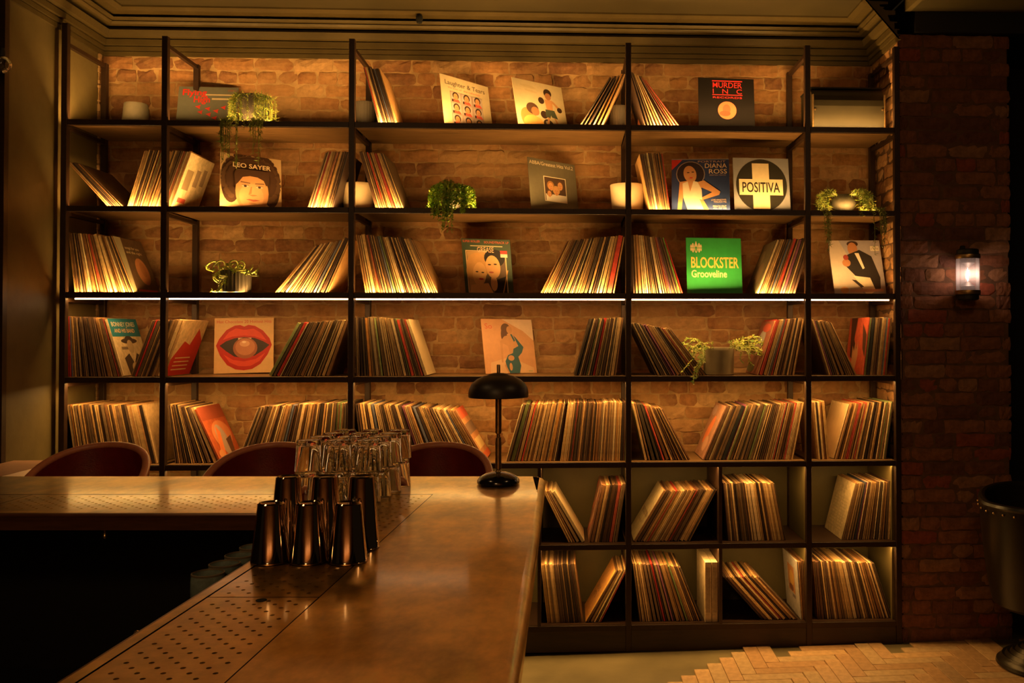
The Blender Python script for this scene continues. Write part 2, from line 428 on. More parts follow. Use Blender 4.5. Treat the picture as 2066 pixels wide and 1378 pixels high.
# ================================================================= RECORDS: tables
# shelf i: 0 top .. 6 bottom.  block: (shelf, foot x0, foot x1, head x0, head x1, mean thickness m, options)
SPINES = [(.60, .42, .20), (.52, .33, .14), (.66, .50, .28), (.38, .21, .09), (.24, .12, .05), (.10, .05, .03), (.04, .025, .02), (.30, .18, .08),
          (.46, .30, .13), (.62, .44, .22), (.15, .08, .045), (.33, .20, .09), (.18, .12, .07), (.56, .40, .22), (.12, .07, .05), (.44, .26, .11), (.06, .035, .025), (.68, .54, .34),
          (.08, .045, .03), (.035, .02, .015)]
ACC = [(.45, .03, .02), (.38, .05, .03), (.12, .13, .2), (.18, .22, .08), (.5, .22, .05), (.22, .06, .12)]
def BL(name, s, b0, b1, t0, t1, th=.0078, **k): return dict(name=name, s=s, b0=b0, b1=b1, t0=t0, t1=t1, th=th, **k)
BLOCKS = [
 BL('top shelf left of centre, leaning left on the post', 0, 764, 802, 733, 766, acc={1: (.5, .05, .03)}, dy=113),
 BL('top shelf, sliding right down to the shelf edge', 0, 1166, 1218, 1236, 1264, dy=110, n=6),
 BL('top shelf, leaning left off the fourth post', 0, 1300, 1375, 1274, 1298, dy=100, n=11),
 BL('second shelf far left, lying low against the wall', 1, 216, 250, 139, 165, dy=86, n=7, flat=1),
 BL('second shelf left, leaning right across the second post', 1, 256, 345, 290, 386, R='blockpage'),
 BL('second shelf, leaning right on the third post', 1, 620, 672, 655, 702, dy=112, acc={9: (.5, .2, .1)}),
 BL('second shelf right of the third post', 1, 757, 815, 724, 772, acc={4: (.55, .04, .02)}, R='plain_dark'),
 BL('second shelf right of the fourth post', 1, 1311, 1352, 1289, 1336, acc={-1: (.45, .02, .02)}),
 BL('third shelf far left', 2, 150, 272, 137, 226, R='oval', th=.0085, acc={9: (.7, .52, .3)}),
 BL('third shelf, sliding right onto the third post', 2, 554, 662, 640, 704, dy=104, th=.008),
 BL('third shelf right of the third post', 2, 736, 884, 717, 832, th=.0085),
 BL('third shelf left of the fourth post', 2, 1090, 1240, 1148, 1261, th=.0085, acc={-2: (.6, .04, .03)}, thick={-2: .026}),
 BL('third shelf right of the fourth post', 2, 1277, 1379, 1275, 1341, th=.008, acc={-1: (.5, .03, .02), -2: (.2, .35, .06)}),
 BL('third shelf, leaning right on the fifth post', 2, 1524, 1605, 1570, 1640, th=.008, L='mottled'),
 BL('fourth shelf far left', 3, 137, 252, 134, 216, th=.0085, acc={0: (.5, .02, .02), 1: (.45, .02, .02), 2: (.12, .13, .25)}, R='blueheader'),
 BL('fourth shelf, leaning right across the second post', 3, 264, 330, 306, 372, th=.0085, R='redcream'),
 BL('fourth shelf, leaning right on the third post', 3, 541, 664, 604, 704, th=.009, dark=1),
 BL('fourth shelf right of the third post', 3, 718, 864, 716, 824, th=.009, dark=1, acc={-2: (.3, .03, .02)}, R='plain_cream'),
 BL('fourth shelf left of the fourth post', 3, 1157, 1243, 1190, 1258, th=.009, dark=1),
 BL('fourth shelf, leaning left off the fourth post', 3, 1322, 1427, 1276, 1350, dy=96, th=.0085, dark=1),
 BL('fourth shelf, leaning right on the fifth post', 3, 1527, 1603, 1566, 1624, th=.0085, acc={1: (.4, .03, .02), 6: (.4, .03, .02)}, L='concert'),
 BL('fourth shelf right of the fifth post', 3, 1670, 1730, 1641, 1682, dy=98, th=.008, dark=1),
 BL('fourth shelf far right', 3, 1740, 1789, 1753, 1801, th=.0095, L='redhand', acc={3: (.03, .03, .03)}, thick={3: .02}),
 BL('fifth shelf far left', 4, 150, 318, 133, 290, th=.0085),
 BL('fifth shelf right of the second post', 4, 352, 448, 338, 392, th=.0085, R='sunset'),
 BL('fifth shelf, leaning right on the third post', 4, 476, 702, 520, 705, th=.0085),
 BL('fifth shelf right of the third post', 4, 730, 982, 716, 912, th=.0085, R='strip'),
 BL('fifth shelf behind the lamp', 4, 1020, 1122, 1053, 1142, th=.0105, L='plain_cream', acc={3: (.12, .13, .04), 4: (.08, .03, .02)}, thick={3: .02, 5: .02}),
 BL('fifth shelf left of the fourth post, standing almost upright', 4, 1130, 1262, 1146, 1265, th=.0085, ind=1),
 BL('fifth shelf right of the fourth post', 4, 1300, 1394, 1275, 1330, th=.0085, acc={5: (.5, .05, .03)}),
 BL('fifth shelf, leaning right on the fifth post', 4, 1417, 1600, 1468, 1623, th=.0085, L='coral', acc={8: (.03, .03, .03)}, thick={8: .018}),
 BL('fifth shelf just right of the fifth post', 4, 1650, 1674, 1640, 1664, th=.0085),
 BL('fifth shelf far right', 4, 1682, 1788, 1716, 1804, th=.0085, L='plain_cream', acc={7: (.45, .04, .03), 8: (.4, .04, .03)}),
 BL('upper left cubby, leaning left', 5, 1146, 1182, 1095, 1119, dy=104, th=.009, ind=1, R='plain_cream'),
 BL('upper left cubby, leaning right', 5, 1187, 1246, 1213, 1263, th=.009, ind=1, L='collage', acc={-3: (.4, .06, .04)}),
 BL('second upper cubby', 5, 1277, 1392, 1338, 1446, dy=101, th=.009, ind=1, L='textcream', acc={5: (.5, .03, .03)}),
 BL('third upper cubby', 5, 1469, 1586, 1459, 1563, th=.009, ind=1),
 BL('upper right cubby', 5, 1697, 1802, 1727, 1806, th=.009, ind=1, L='textpage', acc={7: (.04, .05, .08)}),
 BL('lower left cubby, standing almost upright', 6, 1104, 1176, 1091, 1161, th=.009, ind=1),
 BL('lower left cubby, leaning right', 6, 1181, 1213, 1243, 1265, dy=104, th=.008, ind=1, L='orange', acc={-1: (.5, .05, .05)}),
 BL('second lower cubby, leaning left', 6, 1290, 1418, 1276, 1370, th=.0088, ind=1),
 BL('third lower cubby, leaning far left', 6, 1536, 1612, 1459, 1532, dy=86, th=.009, ind=1),
 BL('third lower cubby, standing at the right', 6, 1616, 1627, 1606, 1624, th=.008, ind=1, L='picture', n=5),
 BL('lower right cubby', 6, 1650, 1801, 1640, 1762, th=.009, ind=1),
]
SL = .315
# a face-on sleeve: four corners as seen (top left, top right, lower right, lower left where the rail cuts it)
FACES = [
 dict(key='flight', s=0, q=[(361, 174), (482, 177), (478, 238), (356, 240)], sl=.315, label='grey record cover with red lettering and red birds beside the top left hanging plant'),
 dict(key='nine', s=0, q=[(887, 147), (984, 176), (993, 249), (897, 249)], label='cream record cover with nine small portraits in rows on the top shelf'),
 dict(key='boxer', s=0, q=[(1033, 155), (1131, 177), (1145, 249), (1045, 249)], label='cream record cover with two boxers drawn on it on the top shelf'),
 dict(key='murder', s=0, q=[(1408, 156), (1521, 160), (1523, 252), (1410, 252)], label='black record cover with red block lettering and a red disc on the top shelf'),
 dict(key='curls', s=1, q=[(445, 306), (566, 323), (569, 413), (443, 413)], label='record cover filled by a face under dark curly hair on the second shelf'),
 dict(key='grey_square', s=1, q=[(1064, 316), (1159, 333), (1167, 419), (1072, 419)], label='grey record cover with a small square group portrait on the second shelf'),
 dict(key='bluelady', s=1, q=[(1354.5, 321), (1471, 320), (1473, 420), (1355, 420)], label='blue record cover with a woman in a white dress, hand on hip'),
 dict(key='cross', s=1, q=[(1479, 318), (1589, 320), (1596, 420), (1481, 420)], label='record cover with a big cream cross on a black disc'),
 dict(key='couple', s=2, q=[(931, 481), (1028, 485), (1036, 589), (939, 589)], label='green-edged record cover with a fair and a dark haired couple on the third shelf'),
 dict(key='green', s=2, q=[(1383, 479), (1495, 481), (1498, 590), (1387, 590)], label='bright green record cover with bold lettering on the third shelf'),
 dict(key='suit', s=2, q=[(1670, 485), (1774, 485), (1788, 588), (1684, 588)], label='pale blue record cover with a seated man in a dark suit on the third shelf'),
 dict(key='lips', s=3, q=[(433, 642), (552, 641), (552, 756), (431, 756)], label='record cover with large red lips round a ball on the fourth shelf'),
 dict(key='swim', s=3, q=[(970, 644), (1073, 646), (1082, 756), (981, 756)], label='peach record cover with a woman in a blue swimsuit on the fourth shelf'),
]
# ---- cover prints: unit square, origin lower left; (shape, colour, data)
def el(c, x, y, a, b, r=0, n=22): return ('p', c, [(x + a*math.cos(t)*math.cos(r) - b*math.sin(t)*math.sin(r), y + a*math.cos(t)*math.sin(r) + b*math.sin(t)*math.cos(r)) for t in [2*math.pi*k/n for k in range(n)]])
def rc(c, x0, y0, x1, y1): return ('p', c, [(x0, y0), (x1, y0), (x1, y1), (x0, y1)])
def po(c, *p): return ('p', c, list(p))
def tx(c, s, x, y, h, w, bold=.0): return ('t', c, s, x, y, h, w, bold)     # text fitted into width w, height h, from x, baseline y
SKIN, DSK, HAIR = (.58, .28, .12), (.42, .18, .08), (.05, .025, .015)
CR = (.66, .52, .32)
def curly(x, y, r, n, c, a0=0, a1=360):
    rnd = random.Random(n); return [el(c, x + r*math.cos(R(a)), y + r*math.sin(R(a)), .055, .05, 0, 9) for a in [a0+(a1-a0)*k/n + rnd.uniform(-5, 5) for k in range(n)]]
def face(x, y, s, skin=SKIN, hair=HAIR):
    return [el(hair, x, y+.25*s, .85*s, .95*s), el(skin, x, y, .58*s, .85*s), el(HAIR, x-.22*s, y+.12*s, .11*s, .05*s), el(HAIR, x+.22*s, y+.12*s, .11*s, .05*s),
            po((.5, .22, .1), (x-.05*s, y+.05*s), (x+.05*s, y+.05*s), (x+.09*s, y-.22*s), (x-.09*s, y-.22*s)), el((.5, .1, .07), x, y-.42*s, .2*s, .06*s)]
ART = {}
ART['flight'] = ((.17, .17, .14), [tx((.75, .04, .02), 'Flying', .07, .80, .14, .40, .02), tx((.75, .04, .02), 'High', .26, .64, .14, .27, .02),
    rc(CR, .45, .80, .99, .83), rc(CR, .56, .70, .93, .74), tx((.45, .1, .05), 'STEREO', .82, .90, .04, .13)] +
    [po((.75, .05, .03), (x-.05, y+.01), (x, y+.03), (x+.045, y+.05), (x+.03, y), (x+.035, y-.05), (x-.01, y-.015)) for x, y in ((.34, .53), (.5, .49), (.38, .41), (.64, .44), (.52, .36), (.76, .52), (.62, .28))] +
    [po((.6, .55, .45), (x, 0), (x+.02, 0), (x+.24, .26)) for x in (.02, .16, .34)])
ART['nine'] = (CR, [tx((.1, .06, .04), 'Laughter & Tears', .09, .82, .09, .82, .006), tx((.3, .15, .1), 'the best of', .14, .745, .04, .28), tx((.7, .1, .05), 'the collection', .46, .745, .04, .34),
    rc((.42, .30, .24), .17, .03, .83, .70)] + sum([[rc((.5, .38, .34), x-.095, y-.1, x+.095, y+.095), po((.62, .1, .06), (x-.09, y-.1), (x+.09, y-.1), (x+.05, y-.04), (x-.05, y-.04)), rc(HAIR, x-.085, y-.1, x-.05, y-.05)] + face(x, y+.01, .075) for x in (.28, .5, .72) for y in (.14, .365, .59)], []))
ART['boxer'] = (CR, [el((.62, .47, .27), .3, .87, .16, .03, -.1), el((.62, .47, .27), .35, .78, .12, .025, -.1),
    el((.75, .25, .08), .24, .2, .16, .22, .2), el((.8, .42, .12), .32, .12, .2, .16), el((.10, .05, .03), .33, .42, .12, .12), el(DSK, .38, .37, .08, .09), el(HAIR, .55, .33, .07, .08), el(HAIR, .62, .13, .1, .12, .5), el((.4, .35, .3), .60, .16, .03, .05, .5),
    el(HAIR, .68, .80, .08, .09), el(DSK, .68, .73, .06, .075), po(SKIN, (.60, .66), (.76, .66), (.74, .42), (.62, .42)), el(HAIR, .53, .62, .06, .07), po(SKIN, (.74, .62), (.77, .65), (.88, .53), (.85, .49)), el(HAIR, .88, .48, .05, .055),
    po((.07, .08, .05), (.59, .45), (.77, .45), (.82, .28), (.70, .30), (.69, .34), (.66, .26), (.58, .30)), po(SKIN, (.62, .29), (.66, .28), (.62, .12), (.58, .12)), po(SKIN, (.74, .30), (.78, .28), (.84, .12), (.80, .11)), rc(HAIR, .56, .07, .64, .12), rc(HAIR, .79, .06, .87, .11)])
ART['murder'] = ((.006, .004, .004), [rc((.6, .03, .03), .25, .935, .79, .955), tx((.6, .03, .03), 'MURDER', .26, .82, .105, .52, .002), tx((.6, .03, .03), 'I   N   C', .26, .71, .09, .52, .002), rc((.6, .03, .03), .25, .68, .79, .695),
    tx((.6, .03, .03), 'RECORDS', .26, .62, .035, .52)] + [el((.6, .13, .06), .51, .40, .165, .165, 0, 32), el((.42, .08, .04), .50, .42, .07, .09), el((.3, .06, .03), .47, .34, .1, .05)])
HB = (.065, .03, .016)
ART['curls'] = ((.62, .42, .22), [el(HB, .5, .70, .45, .28), el(HB, .17, .42, .15, .34), el(HB, .83, .40, .14, .34)] + curly(.5, .62, .42, 40, HB, -60, 240) + curly(.5, .50, .44, 40, (.10, .05, .025), -50, 230) + curly(.5, .52, .37, 36, HB, -50, 230) +
    [el(SKIN, .51, .30, .27, .40), el((.64, .34, .16), .50, .22, .2, .24), po(HB, (.22, .62), (.26, .72), (.78, .72), (.80, .5), (.74, .44), (.70, .54), (.60, .59), (.48, .60), (.36, .57), (.29, .46), (.24, .40)),
     po((.2, .1, .05), (.32, .465), (.48, .455), (.48, .475), (.33, .49)), po((.2, .1, .05), (.56, .455), (.72, .465), (.70, .49), (.56, .475)), el((.6, .45, .35), .40, .405, .055, .022), el((.6, .45, .35), .63, .405, .055, .022), el(HAIR, .40, .405, .024, .022), el(HAIR, .63, .405, .024, .022),
     rc((.2, .1, .05), .345, .42, .46, .43), rc((.2, .1, .05), .575, .42, .69, .43), po((.42, .19, .08), (.49, .40), (.51, .40), (.50, .27), (.45, .245)), po((.38, .17, .07), (.45, .245), (.52, .225), (.60, .245), (.56, .255), (.49, .25)), po((.45, .12, .07), (.41, .155), (.47, .17), (.52, .162), (.57, .17), (.64, .155), (.53, .125)), rc((.2, .07, .04), .42, .152, .63, .158), el((.5, .24, .1), .52, .09, .07, .015),
     tx((.8, .6, .38), 'LEO SAYER', .20, .745, .085, .62, .012)])
ART['grey_square'] = ((.14, .12, .08), [tx((.72, .6, .42), 'ABBA/Greatest Hits Vol.2', .03, .885, .07, .92, .003), rc((.7, .6, .45), .30, .22, .77, .69), rc((.08, .045, .03), .315, .235, .755, .675),
    rc((.75, .68, .6), .33, .235, .755, .36)] + face(.44, .50, .09, SKIN, (.35, .16, .05)) + face(.64, .53, .09, SKIN, (.1, .05, .03)) + face(.55, .42, .09, SKIN, (.5, .27, .1)) + face(.40, .36, .07, SKIN, (.12, .06, .03)))
ART['bluelady'] = ((.03, .05, .16), [rc((.35, .35, .4), 0, .985, 1, 1), po((.55, .04, .03), (0, .78), (.19, .98), (0, .98)),
    el((.32, .26, .24), .33, .70, .25, .25), el((.03, .02, .03), .33, .70, .235, .235), el(SKIN, .32, .70, .11, .165, .2), el(HAIR, .29, .73, .025, .01), el(HAIR, .37, .74, .025, .01), el((.6, .05, .04), .34, .63, .03, .012), po(SKIN, (.28, .6), (.38, .6), (.38, .5), (.24, .5)),
    po(SKIN, (.14, .55), (.26, .57), (.42, .54), (.56, .58), (.84, .36), (.82, .30), (.52, .2), (.5, .24), (.70, .35), (.52, .44), (.45, .3), (.2, .3), (.17, .0), (.10, .0)),
    po((.75, .62, .45), (.19, .52), (.28, .56), (.32, .36), (.38, .57), (.45, .55), (.52, .4), (.53, .12), (.58, 0), (.28, 0), (.20, .25)), po(SKIN, (.48, .22), (.55, .2), (.64, .02), (.56, 0)),
    tx((.6, .4, .3), 'PORTRAIT', .46, .925, .04, .48), tx((.85, .65, .42), 'DIANA', .58, .82, .09, .38, .004), tx((.85, .65, .42), 'ROSS', .65, .71, .09, .31, .004), tx((.6, .4, .3), 'EIGHTEEN TRACKS', .66, .67, .02, .28),
    tx((.7, .5, .35), 'LOVE HANGOVER', .68, .19, .03, .26), tx((.7, .5, .35), 'TOUCH ME', .72, .15, .03, .22), tx((.7, .5, .35), 'REACH OUT', .71, .07, .03, .23), tx((.7, .5, .35), 'ALL OF ME', .71, .03, .03, .23)])
ART['cross'] = ((.24, .23, .25), [el((.022, .018, .012), .5, .5, .455, .475, 0, 48), rc(CR, .34, .07, .64, .90), rc(CR, .10, .32, .88, .61), tx((.02, .015, .01), 'POSITIVA', .155, .375, .185, .67, .012)])
ART['couple'] = ((.05, .075, .05), [tx((.65, .1, .05), 'SUPER ROLLER', .03, .935, .04, .36, .006), tx((.65, .1, .05), 'SOUNDTRACK LP', .47, .925, .04, .50, .006), rc((.6, .5, .3), .18, .865, .84, .88), rc((.75, .52, .28), .07, 0, .90, .79), rc((.16, .1, .07), .09, .01, .88, .775), po((.55, .33, .14), (.1, .01), (.1, .77), (.5, .77), (.3, .01)),
    el((.62, .33, .12), .30, .50, .23, .25), el((.62, .33, .12), .16, .40, .10, .15), el((.75, .42, .18), .33, .36, .14, .22, -.15), el(HAIR, .28, .40, .03, .012), el(HAIR, .40, .39, .03, .012), el((.6, .06, .04), .36, .27, .05, .018), po((.75, .42, .18), (.14, .15), (.5, .2), (.6, 0), (.1, 0)),
    el((.02, .015, .015), .66, .66, .21, .16), el((.74, .40, .18), .62, .50, .15, .21, .1), el(HAIR, .55, .54, .035, .013), el(HAIR, .67, .55, .035, .013), el((.5, .12, .08), .58, .40, .05, .016), po((.02, .015, .015), (.62, .25), (.88, .34), (.88, 0), (.62, 0)), el((.75, .42, .2), .62, .2, .07, .14),
    tx((.75, .45, .3), 'GREASE', .32, .76, .10, .34, .004), rc((.55, .05, .04), .79, .74, .93, .80), rc((.7, .6, .5), .79, .68, .93, .74), po((.6, .3, .1), (.78, 0), (.8, 0), (.93, .45), (.91, .45))])
ART['green'] = ((.03, .30, .06), [el(CR, .18, .82, .03, .09), el((.03, .30, .06), .18, .82, .013, .07), el(CR, .125, .82, .022, .085), el(CR, .235, .82, .022, .085), el(CR, .09, .82, .015, .06), el(CR, .27, .82, .015, .06), rc(CR, .17, .84, .19, .93), rc((.03, .30, .06), .07, .812, .29, .822),
    tx((.85, .52, .12), 'BLOCKSTER', .085, .47, .19, .86, .014), tx(CR, 'Grooveline', .085, .30, .13, .64, .012)])
ART['suit'] = ((.36, .32, .36), [po((.5, .4, .34), (0, 0), (.55, 0), (.45, .5), (.2, 1), (0, 1)), rc((.7, .62, .5), .80, .80, .97, .89), tx((.3, .2, .15), '1978', .82, .82, .045, .13),
    el(HAIR, .46, .93, .11, .055), el(DSK, .45, .84, .095, .12), po((.025, .02, .02), (.36, .74), (.58, .82), (.80, .70), (.92, .30), (.90, .10), (.78, .05), (.72, .28), (.44, .34), (.28, .52), (.27, .68)), po((.7, .6, .5), (.48, .76), (.56, .76), (.64, .48), (.60, .46)),
    el(DSK, .30, .58, .08, .07), el((.3, .05, .04), .30, .68, .05, .05), po((.75, .62, .46), (.40, .34), (.72, .30), (.80, .06), (.70, .0), (.60, .0), (.5, .2)), po((.03, .02, .02), (.36, .27), (.44, .26), (.58, .14), (.52, .12)), el((.6, .3, .12), .2, .08, .08, .06), rc((.55, .3, .22), .3, .04, .95, .09)])
def lip(u, c, s=1): return po(c, *[(x, y) for x, y in u])
ART['lips'] = ((.72, .42, .19), [tx((.6, .08, .04), 'Hot Chocolate 20 Hottest Hits', .04, .905, .055, .92, .004),
    po((.48, .02, .012), (.03, .50), (.08, .62), (.2, .78), (.34, .86), (.43, .87), (.5, .84), (.57, .87), (.68, .85), (.82, .76), (.93, .62), (.97, .50), (.9, .33), (.78, .16), (.64, .07), (.5, .05), (.36, .07), (.22, .15), (.1, .32)),
    po((.70, .06, .03), (.14, .60), (.24, .74), (.36, .81), (.5, .78), (.66, .80), (.78, .72), (.88, .58), (.68, .66), (.5, .68), (.3, .66)),
    po((.68, .06, .03), (.16, .34), (.26, .2), (.40, .13), (.5, .12), (.62, .13), (.76, .21), (.86, .36), (.7, .25), (.5, .21), (.32, .24)),
    po((.03, .012, .01), (.09, .50), (.2, .58), (.34, .63), (.5, .65), (.68, .63), (.82, .57), (.93, .50), (.82, .40), (.68, .31), (.5, .27), (.34, .30), (.2, .40)),
    rc((.75, .6, .45), .40, .60, .62, .635), el((.33, .10, .05), .52, .45, .205, .19), el((.50, .18, .09), .52, .47, .165, .15), el((.68, .34, .2), .51, .53, .085, .055), el((.85, .6, .45), .50, .56, .035, .02)])
ART['swim'] = ((.66, .32, .15), [po((.8, .55, .38), (.4, 1), (1, 1), (1, .6), (.8, .78)), po((.72, .42, .22), (.12, .2), (.5, .3), (.95, .1), (.95, 0), (.1, 0)), tx((.65, .12, .06), 'So', .06, .82, .10, .14, .003),
    el((.13, .06, .03), .46, .82, .09, .10), el((.12, .05, .03), .42, .70, .06, .14), el(SKIN, .53, .80, .055, .07), po(SKIN, (.42, .68), (.58, .72), (.68, .60), (.66, .46), (.60, .40), (.64, .2), (.68, 0), (.44, 0), (.38, .14), (.5, .38), (.48, .5), (.38, .55), (.36, .2), (.33, .2), (.33, .58)),
    po((.03, .10, .13), (.60, .70), (.64, .66), (.78, .48), (.74, .38), (.66, .30), (.70, .14), (.66, 0), (.47, 0), (.42, .12), (.40, .22), (.46, .33), (.56, .37), (.58, .45), (.68, .50)), el(SKIN, .52, .28, .06, .05), el(SKIN, .5, .12, .03, .07), po((.03, .10, .13), (.54, .72), (.57, .72), (.63, .60), (.60, .58)), rc((.5, .4, .2), .84, .03, .92, .05)])
# side prints
ART['blockpage'] = ((.66, .50, .28), [rc((.25, .17, .09), .1, .35, .35, .7), rc((.3, .2, .12), .45, .45, .62, .75), rc((.3, .2, .12), .7, .5, .85, .8), rc((.5, .08, .05), .1, .12, .4, .2)])
ART['plain_dark'] = ((.13, .09, .05), [rc((.18, .12, .07), .1, .1, .9, .9)])
ART['plain_cream'] = ((.68, .5, .27), [rc((.6, .43, .23), .06, .06, .94, .94)])
ART['oval'] = ((.10, .055, .03), [po((.42, .36, .22), (0, 0), (.12, 0), (.25, 1), (0, 1)), tx(CR, 'songs for you', .28, .80, .05, .5), tx(CR, 'and the night', .28, .72, .05, .55), el((.42, .17, .07), .62, .40, .22, .25), el((.34, .13, .05), .66, .44, .1, .14), rc((.4, .03, .02), .2, .02, .9, .06)])
ART['mottled'] = ((.12, .09, .05), [el((.22, .17, .09), .3, .7, .2, .15), el((.2, .13, .07), .6, .4, .25, .2), el((.06, .04, .03), .4, .2, .2, .1)])
ART['blueheader'] = ((.62, .46, .26), [rc((.02, .15, .20), 0, .68, 1, 1), tx(CR, 'BONNEY JONES', .08, .86, .08, .8, .01), tx((.75, .4, .15), 'AND HIS BAND', .12, .75, .07, .7, .01), rc((.2, .14, .09), .2, .45, .5, .5), el((.06, .04, .03), .52, .60, .28, .05), el((.06, .04, .03), .52, .63, .14, .06), el((.45, .32, .18), .52, .50, .11, .12), po((.06, .04, .03), (.2, .3), (.4, .38), (.5, .2), (.66, .38), (.85, .3), (.8, .0), (.25, 0)), el((.5, .36, .2), .5, .12, .12, .1)])
ART['redcream'] = ((.68, .45, .22), [po((.5, .03, .02), (0, 0), (1, 0), (1, .62), (.72, .85), (.55, .55), (.3, .62), (0, .3))] + [rc((.68, .45, .22), .15, .1+.07*k, .75, .12+.07*k) for k in range(4)])
ART['concert'] = ((.30, .10, .06), [el((.45, .4, .35), .4, .6, .3, .2, .4), el((.25, .1, .07), .5, .3, .3, .2), el((.55, .1, .06), .6, .85, .3, .08), el((.12, .12, .05), .3, .1, .3, .08), el((.5, .3, .18), .35, .45, .15, .1)])
ART['redhand'] = ((.55, .09, .04), [po((.06, .02, .015), (.1, 1), (.45, 1), (.35, .6), (.6, .4), (.5, .2), (.2, .3)), po(SKIN, (.3, .0), (.5, .0), (.62, .35), (.58, .6), (.5, .42), (.44, .6), (.4, .4), (.3, .5)), po((.07, .03, .02), (.75, .9), (1, .7), (1, .3), (.85, .45))])
ART['sunset'] = ((.45, .09, .03), [rc((.30, .06, .03), 0, .75, 1, 1), el((.6, .2, .08), .55, .45, .38, .26), el((.42, .3, .24), .5, .35, .2, .3, .3), po((.75, .2, .06), (.1, .0), (.3, .0), (.5, .5), (.4, .62), (.3, .4)), po((.12, .05, .03), (.6, .1), (.75, .1), (.85, .4), (.6, .35)), el((.7, .3, .12), .2, .12, .12, .08)])
ART['strip'] = ((.50, .22, .09), [rc((.6, .1, .05), .0, .8, 1, 1), rc((.2, .12, .08), .0, .5, 1, .7), rc((.65, .45, .2), .1, .2, .9, .4), rc((.6, .12, .05), 0, 0, 1, .12)])
ART['coral'] = ((.42, .20, .12), [el((.75, .20, .07), .45, .5, .3, .16, 1.0), el((.62, .32, .2), .6, .25, .2, .14), el((.5, .3, .24), .25, .85, .2, .1)])
ART['collage'] = ((.30, .14, .08), [el((.5, .08, .05), .2+.3*(k % 3), .1+.13*k, .1, .06, k) for k in range(7)] + [el((.6, .42, .25), .35+.2*(k % 3), .16+.12*k, .07, .05, k) for k in range(6)] + [rc((.08, .04, .03), .93, 0, 1, 1)])
ART['textcream'] = ((.66, .5, .27), [tx((.25, .14, .08), 'THE COLLECTION', .12, .42, .09, .76, .004), tx((.35, .22, .12), 'volume one', .3, .28, .05, .4)])
ART['textpage'] = ((.66, .5, .27), [tx((.45, .3, .15), 'SIDE ONE', .34, .82, .05, .34), tx((.45, .3, .15), 'SIDE TWO', .38, .75, .04, .26)] + [rc((.54, .40, .21), x, .12+.055*k, x+.34, .135+.055*k) for x in (.12, .54) for k in range(10)] + [rc((.55, .4, .2), .1, .67, .9, .68), rc((.55, .4, .2), .495, .1, .5, .67)])
ART['orange'] = ((.62, .28, .07), [tx((.2, .1, .05), 'RADIO', .2, .45, .09, .4, .01), tx((.2, .1, .05), 'HITS', .2, .32, .09, .35, .01), rc((.68, .42, .08), .9, 0, 1, 1)])
ART['picture'] = ((.50, .44, .38), [rc((.5, .22, .08), .3, .35, .75, .82), el((.65, .35, .08), .55, .6, .16, .13), el((.2, .08, .05), .5, .42, .15, .06), rc((.2, .15, .15), .55, .27, .75, .33)])

TXT = {}
def text_geo(s, bold):
    k = (s, bold)
    if k not in TXT:
        cu = bpy.data.curves.new('t', 'FONT'); cu.body = s; cu.size = 1; cu.offset = bold*1.2; cu.resolution_u = 3
        o = bpy.data.objects.new('t', cu); COL.objects.link(o)
        dg = bpy.context.evaluated_depsgraph_get(); me = o.evaluated_get(dg).to_mesh()
        vs = [(v.co.x, v.co.y) for v in me.vertices]; fs = [tuple(p.vertices) for p in me.polygons]
        o.evaluated_get(dg).to_mesh_clear(); bpy.data.objects.remove(o); bpy.data.curves.remove(cu)
        xs = [v[0] for v in vs]; x0, x1 = min(xs), max(xs)
        TXT[k] = (vs, fs, x0, x1)
    return TXT[k]
def print_mesh(key, name='cover_print'):
    """unit-square print in the XZ plane facing -Y, scaled to the sleeve"""
    mb = MB(); lay_ = 0
    for sh in ART[key][1]:
        lay_ += 1; y = -.00022 - lay_*.00006
        if sh[0] == 'p':
            pts = [(min(max(p[0], .003), .997)*SL-SL/2, y, min(max(p[1], .003), .997)*SL) for p in sh[2]]
            ar = sum(pts[i][0]*pts[(i+1) % len(pts)][2]-pts[(i+1) % len(pts)][0]*pts[i][2] for i in range(len(pts)))
            if ar < 0: pts.reverse()
            mb.add(pts, [tuple(range(len(pts)))], sh[1])
        else:
            _, c, s, x, yy, h, w, bold = sh; vs, fs, x0, x1 = text_geo(s, bold)
            mb.add([((x + (vx-x0)/(x1-x0)*w)*SL-SL/2, y, (yy + vy/.72*h)*SL) for vx, vy in vs], fs, c)
    return mb.build(name, M['print'])
def sleeve_mb(th, col, h=SL, d=SL, mb=None, mtx=None, edge=None):
    """sleeve standing on its lower edge: local x thickness, y depth (0 = front), z up; slight rounding of the spine"""
    mb = mb or MB(); t = th/2; e = min(.0012, th*.2)
    vs = [(-t+e, 0, 0), (t-e, 0, 0), (t, e, 0), (t, d, 0), (-t, d, 0), (-t, e, 0)]
    vs = vs + [(x, y, h) for x, y, _ in vs]
    fs = [(5, 4, 3, 2, 1, 0), (6, 7, 8, 9, 10, 11), (0, 1, 7, 6), (1, 2, 8, 7), (2, 3, 9, 8), (3, 4, 10, 9), (4, 5, 11, 10), (5, 0, 6, 11)]
    if mtx: vs = [mtx @ Vector(v) for v in vs]
    mb.add(vs, fs[:1], col); mb.add([], [], col)
    n = len(mb.v)-12
    for i, f in enumerate(fs[1:], 1):
        mb.f.append([q+n for q in f]); mb.c.append(edge if (edge and i in (1, 2)) else col); mb.sm.append(False)
    return mb

